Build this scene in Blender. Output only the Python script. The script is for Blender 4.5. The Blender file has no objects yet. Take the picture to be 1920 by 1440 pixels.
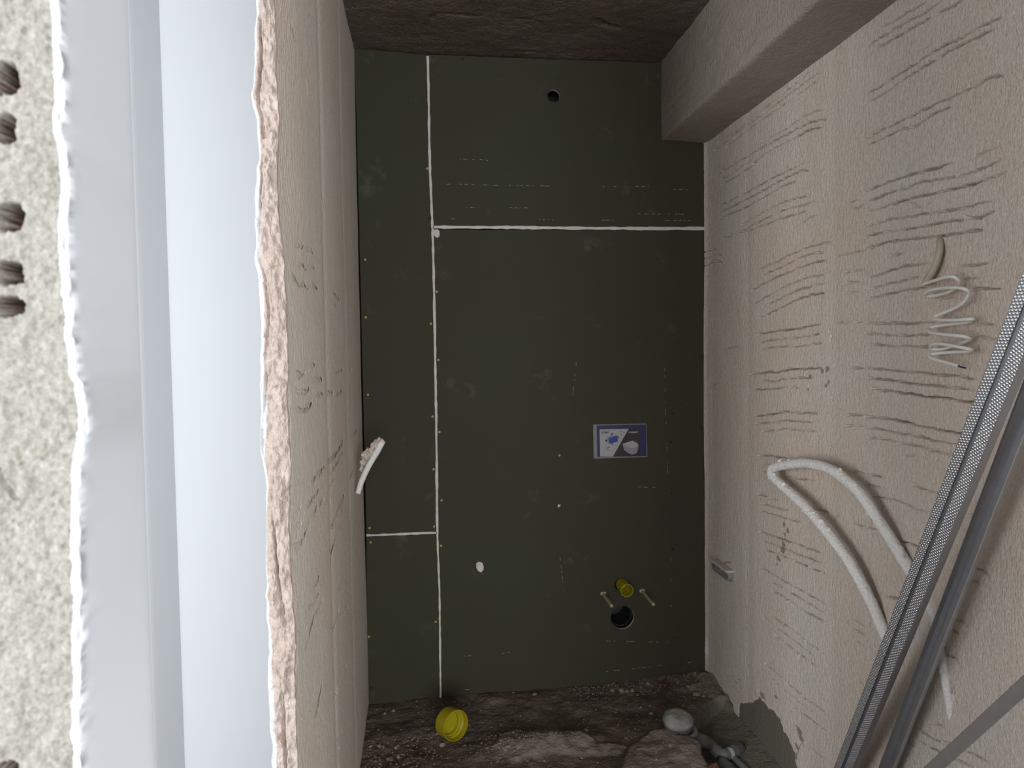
import bpy, bmesh, math, random
import numpy as np
from mathutils import Vector, Matrix

# ------------------------------------------------------------------ camera
F, CX, CY = 1442.0, 960.0, 720.0
YAW, PITCH, ROLL = 0.106353, 0.046490, -0.0135
CAM = np.array([0.0, 0.0, 1.37])
_f = np.array([math.sin(YAW)*math.cos(PITCH), math.cos(YAW)*math.cos(PITCH), -math.sin(PITCH)])
_r0 = np.array([math.cos(YAW), -math.sin(YAW), 0.0])
_u0 = np.cross(_r0, _f)
_r = math.cos(ROLL)*_r0 + math.sin(ROLL)*_u0
_u = -math.sin(ROLL)*_r0 + math.cos(ROLL)*_u0
SC = bpy.context.scene
COL = SC.collection
cd = bpy.data.cameras.new('camera')
cd.sensor_fit = 'HORIZONTAL'; cd.sensor_width = 36.0; cd.lens = 36.0*F/1920.0
cd.clip_start = 0.02
cd.dof.use_dof = True; cd.dof.focus_distance = 2.1; cd.dof.aperture_fstop = 11.0
co = bpy.data.objects.new('camera', cd); COL.objects.link(co)
co.matrix_world = Matrix(((_r[0], _u[0], -_f[0], CAM[0]), (_r[1], _u[1], -_f[1], CAM[1]),
                          (_r[2], _u[2], -_f[2], CAM[2]), (0, 0, 0, 1)))
SC.camera = co

# ------------------------------------------------------------------ light and exposure
w = bpy.data.worlds.new('world'); SC.world = w; w.use_nodes = True
w.node_tree.nodes['Background'].inputs[0].default_value = (0.80, 0.90, 1.0, 1)
w.node_tree.nodes['Background'].inputs[1].default_value = 0.25
def area(name, loc, target, sx, sy, power, col):
    l = bpy.data.lights.new(name, 'AREA'); l.shape = 'RECTANGLE'; l.size = sx; l.size_y = sy
    l.energy = power; l.color = col
    o = bpy.data.objects.new(name, l); COL.objects.link(o); o.location = loc
    o.rotation_euler = (Vector(target)-Vector(loc)).to_track_quat('-Z', 'Y').to_euler()
    return o
# daylight entering by the hall window (behind the camera) and by the window of the white room
area('daylight_hall_window', (0.95, -3.6, 1.40), (0.30, 2.5, 1.30), 4.4, 1.9, 430, (0.95, 0.98, 1.0))
area('daylight_side_window', (-2.6, -0.9, 1.35), (0.6, 2.0, 1.10), 1.1, 1.5, 122, (0.93, 0.97, 1.0))
SC.view_settings.view_transform = 'Standard'; SC.view_settings.look = 'None'
SC.view_settings.gamma = 1.0; SC.view_settings.use_curve_mapping = False
SC.view_settings.exposure = 0.0
SC.cycles.use_adaptive_sampling = True; SC.cycles.adaptive_threshold = 0.03
SC.cycles.max_bounces = 5; SC.cycles.diffuse_bounces = 3; SC.cycles.glossy_bounces = 2; SC.cycles.transmission_bounces = 1
SC.cycles.caustics_reflective = False; SC.cycles.caustics_refractive = False

# ------------------------------------------------------------------ measuring helpers
def ray(px, py): return _f + (px-CX)/F*_r - (py-CY)/F*_u
def onY(px, py, Y): d = ray(px, py); return CAM + d*(Y-CAM[1])/d[1]
def onX(px, py, X): d = ray(px, py); return CAM + d*(X-CAM[0])/d[0]
def onZ(px, py, Z): d = ray(px, py); return CAM + d*(Z-CAM[2])/d[2]

YB = 3.03          # face of the green boards
XR = 1.125         # face of the right wall
YL = 1.36          # free end of the left wall
ZC = 2.515         # ceiling
def xl(Y):         # face of the left wall
    return -0.2655 + (YB-Y)/(YB-YL)*0.0195
def lerp(t, xs, ys): return np.interp(t, xs, ys)

rng = random.Random(7)
nrg = np.random.default_rng(11)

# ------------------------------------------------------------------ numpy noise
def _h(ix, iy, s):
    n = (ix.astype(np.int64)*374761393 + iy.astype(np.int64)*668265263 + s*1274126177) & 0xffffffff
    n = ((n ^ (n >> 13))*1274126177) & 0xffffffff
    return ((n ^ (n >> 16)) & 0xffff)/65535.0
def vn(x, y, s=0):
    ix = np.floor(x); iy = np.floor(y); fx = x-ix; fy = y-iy
    fx = fx*fx*(3-2*fx); fy = fy*fy*(3-2*fy)
    a = _h(ix, iy, s); b = _h(ix+1, iy, s); c = _h(ix, iy+1, s); d = _h(ix+1, iy+1, s)
    return (a*(1-fx)+b*fx)*(1-fy)+(c*(1-fx)+d*fx)*fy - 0.5
def fbm(x, y, s=0, o=4):
    t = 0; a = 1.0
    for k in range(o): t = t + a*vn(x*2**k+13.7*k, y*2**k+7.3*k, s+k); a *= 0.5
    return t

# ------------------------------------------------------------------ mesh helpers
def tag(o, label=None, cat=None, group=None, kind=None):
    if label: o['label'] = label
    if cat: o['category'] = cat
    if group: o['group'] = group
    if kind: o['kind'] = kind
    return o
def link(name, me, mat=None, parent=None, smooth=False):
    o = bpy.data.objects.new(name, me); COL.objects.link(o)
    if mat: me.materials.append(mat)
    if parent: o.parent = parent
    if smooth:
        me.polygons.foreach_set('use_smooth', np.ones(len(me.polygons), dtype=bool))
    return o
def empty(name, loc=(0, 0, 0)):
    o = bpy.data.objects.new(name, None); COL.objects.link(o); o.location = loc; o.empty_display_size = .02
    return o
def keep(child, parent):       # parent without moving (parents are never rotated)
    child.parent = parent
    child.matrix_parent_inverse = Matrix.Translation(-Vector(parent.location))
    return child
def grid_mesh(name, P, attrs=None):
    nu, nv, _ = P.shape
    me = bpy.data.meshes.new(name)
    me.vertices.add(nu*nv); me.vertices.foreach_set('co', P.reshape(-1).astype(np.float32))
    i = np.arange(nu*nv).reshape(nu, nv)
    q = np.stack([i[:-1, :-1], i[1:, :-1], i[1:, 1:], i[:-1, 1:]], -1).reshape(-1)
    n = (nu-1)*(nv-1)
    me.loops.add(4*n); me.loops.foreach_set('vertex_index', q.astype(np.int32))
    me.polygons.add(n)
    me.polygons.foreach_set('loop_start', np.arange(0, 4*n, 4, dtype=np.int32))
    me.polygons.foreach_set('loop_total', np.full(n, 4, dtype=np.int32))
    me.update(calc_edges=True)
    for k, v in (attrs or {}).items():
        a = me.attributes.new(k, 'FLOAT', 'POINT'); a.data.foreach_set('value', v.reshape(-1).astype(np.float32))
    return me
def bm_obj(name, bm, mat, parent=None, smooth=False):
    me = bpy.data.meshes.new(name); bm.normal_update(); bm.to_mesh(me); bm.free()
    return link(name, me, mat, parent, smooth)
def add_box(bm, a, b, bev=0):
    r = bmesh.ops.create_cube(bm, size=1)
    for v in r['verts']:
        v.co = Vector([(a[k]+b[k])/2 + v.co[k]*(b[k]-a[k]) for k in range(3)])
    if bev:
        es = list({e for v in r['verts'] for e in v.link_edges})
        bmesh.ops.bevel(bm, geom=es, offset=bev, segments=2, affect='EDGES')
def box(name, a, b, mat, parent=None, bev=0):
    bm = bmesh.new(); add_box(bm, a, b, bev); return bm_obj(name, bm, mat, parent)
def extrude_poly(loops, axis_fn, d0, d1):
    """planar outline with holes (2-D loops) -> solid; axis_fn(u,v,d)->xyz"""
    bm = bmesh.new(); es = []
    for lp in loops:
        vs = [bm.verts.new(axis_fn(u, v, d0)) for u, v in lp]
        for k in range(len(vs)): es.append(bm.edges.new((vs[k], vs[(k+1) % len(vs)])))
    bmesh.ops.triangle_fill(bm, use_beauty=True, use_dissolve=False, edges=es)
    off = Vector(axis_fn(0, 0, d1)) - Vector(axis_fn(0, 0, d0))
    r = bmesh.ops.extrude_face_region(bm, geom=list(bm.faces))
    bmesh.ops.translate(bm, vec=off, verts=[g for g in r['geom'] if isinstance(g, bmesh.types.BMVert)])
    bmesh.ops.recalc_face_normals(bm, faces=list(bm.faces))
    return bm
def xz(u, v, d): return (u, d, v)
def tube_bm(pts, rad, seg=12, caps=True, rough=0, seed=0):
    """swept tube, rad a number or list; parallel-transport frame"""
    P = [Vector(p) for p in pts]; n = len(P)
    R = rad if isinstance(rad, (list, tuple, np.ndarray)) else [rad]*n
    bm = bmesh.new(); rings = []; rr = random.Random(seed)
    t0 = (P[1]-P[0]).normalized(); nrm = t0.orthogonal().normalized()
    for k in range(n):
        t = (P[min(k+1, n-1)]-P[max(k-1, 0)]).normalized()
        nrm = (nrm - t*nrm.dot(t)).normalized(); b = t.cross(nrm)
        ring = []
        for j in range(seg):
            a = 2*math.pi*j/seg; q = R[k]*(1+rough*(rr.random()-.5))
            ring.append(bm.verts.new(P[k]+nrm*math.cos(a)*q+b*math.sin(a)*q))
        rings.append(ring)
    for k in range(n-1):
        for j in range(seg):
            bm.faces.new((rings[k][j], rings[k][(j+1) % seg], rings[k+1][(j+1) % seg], rings[k+1][j]))
    if caps:
        bm.faces.new(rings[0][::-1]); bm.faces.new(rings[-1])
    return bm
def smooth_path(pts, n):
    P = np.array(pts, float); k = len(P)
    d = np.r_[0, np.cumsum(np.linalg.norm(np.diff(P, axis=0), axis=1))]
    Q = np.vstack([2*P[0]-P[1], P, 2*P[-1]-P[-2]])
    out = []
    for s in np.linspace(0, k-1-1e-6, n):
        i = int(s); t = s-i; a, b, c, e = Q[i], Q[i+1], Q[i+2], Q[i+3]
        out.append(.5*((2*b)+(c-a)*t+(2*a-5*b+4*c-e)*t*t+(3*b-a-3*c+e)*t**3))
    return np.array(out)
def lathe_bm(profile, seg=40, M=None):
    """closed profile of (r, z) revolved round z"""
    bm = bmesh.new(); n = len(profile)
    V = [[bm.verts.new((r*math.cos(2*math.pi*j/seg), r*math.sin(2*math.pi*j/seg), z)) for r, z in profile] for j in range(seg)]
    for j in range(seg):
        for k in range(n-1):
            a, b, c, d = V[j][k], V[(j+1) % seg][k], V[(j+1) % seg][k+1], V[j][k+1]
            bm.faces.new((a, b, c, d))
    bmesh.ops.remove_doubles(bm, verts=list(bm.verts), dist=1e-6)
    bmesh.ops.recalc_face_normals(bm, faces=list(bm.faces))
    if M is not None: bmesh.ops.transform(bm, matrix=M, verts=list(bm.verts))
    return bm
def frame_to(origin, zdir, xhint=(1, 0, 0)):
    z = Vector(zdir).normalized(); x = Vector(xhint); x = (x-z*x.dot(z)).normalized(); y = z.cross(x)
    return Matrix(((x[0], y[0], z[0], origin[0]), (x[1], y[1], z[1], origin[1]), (x[2], y[2], z[2], origin[2]), (0, 0, 0, 1)))
def lump_bm(c, s, seed, sub=2, rough=.35):
    bm = bmesh.new(); bmesh.ops.create_icosphere(bm, subdivisions=sub, radius=1)
    rr = random.Random(seed); ph = [rr.random()*9 for _ in range(6)]
    for v in bm.verts:
        n = v.co.copy()
        k = 1+rough*(math.sin(3.1*n.x+ph[0])*math.sin(2.7*n.y+ph[1])+.6*math.sin(5.3*n.z+ph[2])*math.sin(4.9*n.x+ph[3])+.25*(rr.random()-.5))
        v.co = Vector((c[0]+n.x*k*s[0], c[1]+n.y*k*s[1], c[2]+n.z*k*s[2]))
    return bm

# ------------------------------------------------------------------ materials
def new_mat(name):
    m = bpy.data.materials.new(name); m.use_nodes = True
    nt = m.node_tree; return m, nt, nt.nodes['Principled BSDF']
def noise(nt, scale, detail=4, rough=.55, vec=None, map_scale=None):
    n = nt.nodes.new('ShaderNodeTexNoise'); n.inputs['Scale'].default_value = scale
    n.inputs['Detail'].default_value = detail; n.inputs['Roughness'].default_value = rough
    tc = nt.nodes.new('ShaderNodeTexCoord')
    if map_scale:
        mp = nt.nodes.new('ShaderNodeMapping'); mp.inputs['Scale'].default_value = map_scale
        nt.links.new(tc.outputs['Object'], mp.inputs['Vector']); nt.links.new(mp.outputs['Vector'], n.inputs['Vector'])
    else: nt.links.new(tc.outputs['Object'], n.inputs['Vector'])
    return n.outputs['Fac']
def ramp(nt, fac, stops):
    r = nt.nodes.new('ShaderNodeValToRGB'); e = r.color_ramp.elements
    while len(e) < len(stops): e.new(0.5)
    for k, (p, c) in enumerate(stops): e[k].position = p; e[k].color = (*c, 1)
    nt.links.new(fac, r.inputs['Fac']); return r.outputs['Color']
def mixc(nt, fac, a, b, mode='MIX'):
    m = nt.nodes.new('ShaderNodeMix'); m.data_type = 'RGBA'; m.blend_type = mode
    for s, v in ((m.inputs[0], fac), (m.inputs[6], a), (m.inputs[7], b)):
        if isinstance(v, (int, float)): s.default_value = v
        elif isinstance(v, tuple): s.default_value = (*v, 1)
        else: nt.links.new(v, s)
    return m.outputs[2]
def bump(nt, bs, h, strength, dist):
    b = nt.nodes.new('ShaderNodeBump'); b.inputs['Strength'].default_value = strength; b.inputs['Distance'].default_value = dist
    nt.links.new(h, b.inputs['Height']); nt.links.new(b.outputs['Normal'], bs.inputs['Normal'])
def attr(nt, name):
    a = nt.nodes.new('ShaderNodeAttribute'); a.attribute_name = name; return a.outputs['Fac']
def flat(name, c, rough=.6, metal=0, nscale=0, namt=.12, spec=.5, bumpd=0):
    m, nt, bs = new_mat(name)
    bs.inputs['Roughness'].default_value = rough; bs.inputs['Metallic'].default_value = metal
    bs.inputs['Specular IOR Level'].default_value = spec
    if nscale:
        f = noise(nt, nscale)
        lo = tuple(x*(1-namt) for x in c); hi = tuple(min(1, x*(1+namt)) for x in c)
        nt.links.new(ramp(nt, f, [(.3, lo), (.7, hi)]), bs.inputs['Base Color'])
        if bumpd: bump(nt, bs, f, 1, bumpd)
    else: bs.inputs['Base Color'].default_value = (*c, 1)
    return m
def rough_height(nt, g):
    a = nt.nodes.new('ShaderNodeMath'); a.operation = 'MULTIPLY_ADD'; a.inputs[1].default_value = 1.6
    nt.links.new(noise(nt, 1.0, 2, .6, map_scale=(95, 95, 60)), a.inputs[0]); nt.links.new(g, a.inputs[2]); return a.outputs[0]
CEMENT = (0.165, 0.15, 0.122)
def plaster(name, a, b, grain=(300, 300, 130), bumpd=.0035, bstr=.9, big=2.2):
    """render with colour drift, fine stretched grain; attribute 'cement' marks grey cement smears"""
    m, nt, bs = new_mat(name)
    bs.inputs['Roughness'].default_value = .95; bs.inputs['Specular IOR Level'].default_value = .12
    c = ramp(nt, noise(nt, big, 5, .6), [(.32, a), (.68, b)])
    g = noise(nt, 1.0, 3, .6, map_scale=grain)
    c = mixc(nt, .6, c, ramp(nt, g, [(.28, (.5, .5, .5)), (.72, (1.0, 1.0, 1.0))]), 'MULTIPLY')
    c = mixc(nt, attr(nt, 'pale'), c, (.27, .225, .19))
    c = mixc(nt, attr(nt, 'cement'), c, CEMENT)
    nt.links.new(c, bs.inputs['Base Color'])
    bump(nt, bs, rough_height(nt, g), bstr, bumpd)
    return m
M = {}
M['plaster'] = plaster('pink_plaster', (.77, .63, .53), (.77, .71, .635))
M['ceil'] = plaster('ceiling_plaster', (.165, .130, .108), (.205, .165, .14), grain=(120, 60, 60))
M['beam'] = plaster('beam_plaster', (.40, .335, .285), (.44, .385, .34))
M['dirt'] = plaster('dirt_floor', (.115, .088, .072), (.225, .18, .15), grain=(160, 160, 160), bumpd=.004, big=9)
M['white_wall'] = flat('white_painted_wall', (.50, .508, .525), .7, nscale=3, namt=.01, spec=.2)
M['pier'] = flat('grey_white_pier', (.62, .635, .67), .7, nscale=3, namt=.01, spec=.2)
M['grey_shell'] = flat('hall_plaster', (.20, .19, .18), .9, nscale=4, namt=.06, spec=.1)

# broken edge of the old wall: cream mortar, clay seen in the brick cores
m, nt, bs = new_mat('broken_mortar'); bs.inputs['Roughness'].default_value = .95; bs.inputs['Specular IOR Level'].default_value = .1
c = ramp(nt, noise(nt, 230, 9, .75), [(.28, (.10, .085, .065)), (.40, (.215, .20, .17)), (.55, (.275, .262, .235)), (.72, (.385, .38, .37))])  # dark and light noise paints the relief's shading into the mortar colour
c = mixc(nt, attr(nt, 'finish'), c, (.68, .705, .745))
c = mixc(nt, attr(nt, 'clay'), c, (.085, .048, .036))
nt.links.new(c, bs.inputs['Base Color']); mul = nt.nodes.new('ShaderNodeMath'); mul.operation = 'MULTIPLY'; inv = nt.nodes.new('ShaderNodeMath'); inv.operation = 'SUBTRACT'; inv.inputs[0].default_value = 1
nt.links.new(attr(nt, 'finish'), inv.inputs[1]); nt.links.new(inv.outputs[0], mul.inputs[0]); nt.links.new(noise(nt, 420, 5, .65), mul.inputs[1])
bump(nt, bs, mul.outputs[0], .7, .0016)
M['mortar'] = m
# free end of the left wall: pinkish render, white finish layer at its outer side
m, nt, bs = new_mat('broken_wall_end'); bs.inputs['Roughness'].default_value = .95; bs.inputs['Specular IOR Level'].default_value = .1
c = ramp(nt, noise(nt, 30, 6, .65), [(.3, (.36, .285, .24)), (.55, (.46, .375, .33)), (.75, (.55, .485, .45))])
c2 = ramp(nt, noise(nt, 2.2, 5, .6), [(.32, (.82, .69, .59)), (.68, (.82, .76, .68))])
g = noise(nt, 1.0, 3, .6, map_scale=(300, 300, 130))
c2 = mixc(nt, .35, c2, ramp(nt, g, [(.25, (.45, .45, .45)), (.75, (1, 1, 1))]), 'MULTIPLY')
c = mixc(nt, attr(nt, 'inner'), c, c2)
c = mixc(nt, attr(nt, 'finish'), c, (.58, .58, .58))
nt.links.new(c, bs.inputs['Base Color']); bump(nt, bs, rough_height(nt, g), .9, .004)
M['wall_end'] = m

# green moisture-resistant board
m, nt, bs = new_mat('green_board'); bs.inputs['Roughness'].default_value = .75; bs.inputs['Specular IOR Level'].default_value = .25
c = ramp(nt, noise(nt, 1.6, 3, .5), [(.3, (.047, .041, .028)), (.7, (.041, .0445, .025))])
d = noise(nt, 7, 8, .7)
c = mixc(nt, ramp(nt, d, [(.60, (0, 0, 0)), (.85, (.28, .28, .28))]), c, (.28, .28, .25))
nt.links.new(c, bs.inputs['Base Color']); bump(nt, bs, noise(nt, 900, 2, .5), .3, .0006)
M['board'] = m
M['gypsum'] = flat('gypsum_filler', (.62, .57, .55), .9, nscale=60, namt=.1, bumpd=.001)
M['dust'] = flat('chalk_scuff', (.34, .35, .28), .9)
M['fold_shade'] = flat('fold_groove_shade', (.035, .037, .022), .9)
M['brass'] = flat('yellow_zinc', (.62, .52, .14), .4)
M['black_screw'] = flat('black_phosphate', (.006, .006, .005), .6, .3)
M['cavity'] = flat('cavity_dark', (.05, .045, .04), .95)
M['yellow'] = flat('yellow_plastic', (.37, .31, .009), .42, nscale=30, namt=.06)
M['sleeve'] = flat('pale_yellow_plastic', (.46, .41, .26), .5, nscale=60, namt=.08)
M['hdpe'] = flat('black_plastic_pipe', (.012, .012, .014), .5)
M['print_blue'] = flat('print_navy', (.015, .019, .085), .35)
M['print_blue2'] = flat('print_bright_blue', (.018, .055, .27), .35)
M['print_white'] = flat('print_light_grey', (.36, .355, .375), .35)
M['print_white2'] = flat('print_mid_grey', (.25, .25, .265), .35)
M['print_dark'] = flat('print_dark', (.022, .019, .019), .35, nscale=25, namt=.3)
M['grey_plastic'] = flat('grey_plastic', (.20, .20, .21), .5, nscale=40, namt=.15)
M['plastered_tube'] = flat('plaster_coated_tube', (.80, .775, .74), .9, nscale=130, namt=.12, bumpd=.004)
M['beige_tube'] = flat('beige_conduit', (.44, .40, .30), .6, nscale=40, namt=.1)
M['cable'] = flat('white_cable', (.80, .77, .71), .45)
M['blue_wire'] = flat('blue_wire', (.02, .03, .12), .4)
M['pvc'] = flat('grey_drain_pipe', (.15, .155, .15), .5, nscale=14, namt=.35)
M['drainlid'] = flat('cement_smeared_grey', (.24, .235, .22), .8, nscale=25, namt=.3, bumpd=.002)
M['drainbody'] = flat('drain_body', (.10, .10, .105), .6, nscale=40, namt=.9)
M['label'] = flat('white_label', (.50, .50, .47), .6)
M['stone'] = flat('mortar_crumb', (.24, .195, .165), .95, nscale=50, namt=.2)
M['cementlump'] = flat('grey_cement', CEMENT, .95, nscale=20, namt=.25, bumpd=.003)
def metal(name, c, rough, knurl=None):
    m, nt, bs = new_mat(name); bs.inputs['Metallic'].default_value = .9
    f = noise(nt, 40, 4, .6)
    nt.links.new(ramp(nt, f, [(.3, tuple(x*.85 for x in c)), (.7, c)]), bs.inputs['Base Color'])
    bs.inputs['Roughness'].default_value = rough
    if knurl:
        tc = nt.nodes.new('ShaderNodeTexCoord'); hs = []
        for ang in knurl[1]:
            mp = nt.nodes.new('ShaderNodeMapping'); mp.inputs['Rotation'].default_value = (0, ang, 0)
            wv = nt.nodes.new('ShaderNodeTexWave'); wv.wave_type = 'BANDS'; wv.bands_direction = 'Z'
            wv.inputs['Scale'].default_value = knurl[0]
            nt.links.new(tc.outputs['Object'], mp.inputs['Vector']); nt.links.new(mp.outputs['Vector'], wv.inputs['Vector'])
            hs.append(wv.outputs['Fac'])
        h = hs[0]
        if len(hs) > 1:
            mm = nt.nodes.new('ShaderNodeMath'); mm.operation = 'MULTIPLY'
            nt.links.new(hs[0], mm.inputs[0]); nt.links.new(hs[1], mm.inputs[1]); h = mm.outputs[0]
        bump(nt, bs, h, 1.0, .0015)
    return m
M['knurl1'] = metal('galvanised_knurled', (.80, .82, .85), .36, (62, (.5, -.95)))
M['knurl2'] = metal('galvanised_ribbed', (.80, .82, .85), .36, (62, (1.05, -.35)))
M['zinc'] = metal('galvanised_smooth', (.40, .42, .45), .45)
M['zinc_dark'] = metal('galvanised_dull', (.46, .48, .52), .5)
M['zinc_edge'] = metal('galvanised_cut_edge', (.62, .62, .60), .45)
M['bar'] = metal('dull_steel', (.22, .20, .185), .6)

# ------------------------------------------------------------------ grooves combed into the plaster
def carve(H, us, vs, pts, width, depth, jit, seed):
    """cut a ragged groove along a polyline (in surface u,v metres) into height field H (negative = into the wall)"""
    P = np.array(pts, float)
    seg = np.linalg.norm(np.diff(P, axis=0), axis=1); L = seg.sum()
    n = max(4, int(L/.0022)); s = np.linspace(0, L, n); cs = np.r_[0, np.cumsum(seg)]
    if len(P) >= 3: Q = smooth_path(P, max(40, len(P)*14)); cs = np.r_[0, np.cumsum(np.linalg.norm(np.diff(Q, axis=0), axis=1))]; s = np.linspace(0, cs[-1], n)
    else: Q = P
    U = np.interp(s, cs, Q[:, 0]); V = np.interp(s, cs, Q[:, 1])
    z = np.zeros_like(s)
    V = V + jit*2.2*fbm(s*38, z+seed, seed, 3); U = U + jit*1.2*fbm(s*38, z+seed+9, seed+3, 2)
    amp = np.clip(.95+1.3*fbm(s*22, z+seed+4, seed+7, 3), .12, 1.25)*np.clip(np.minimum(s, s[-1]-s)/.03, .15, 1)
    wd = width*np.clip(.85+.9*fbm(s*60, z+seed+2, seed+5, 2), .5, 1.4)
    for k in range(n):
        r = wd[k]*1.6
        i0, i1 = np.searchsorted(us, (U[k]-r, U[k]+r)); j0, j1 = np.searchsorted(vs, (V[k]-r, V[k]+r))
        if i0 >= i1 or j0 >= j1: continue
        du = us[i0:i1, None]-U[k]; dv = vs[None, j0:j1]-V[k]
        q = np.sqrt(du*du+dv*dv)/wd[k]
        g = depth*amp[k]*np.clip(1.5-q, 0, 1.3)/1.3
        H[i0:i1, j0:j1] = np.minimum(H[i0:i1, j0:j1], -g)
CR = {'R1': (1320, 0), 'R2': (1620, 0), 'R3': (1320, 300), 'R4': (1620, 300), 'R5': (1320, 600), 'R6': (1620, 600),
      'R7': (1320, 900), 'R8': (1320, 1140), 'Q1': (1620, 900), 'Q2': (1560, 1140)}
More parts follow.
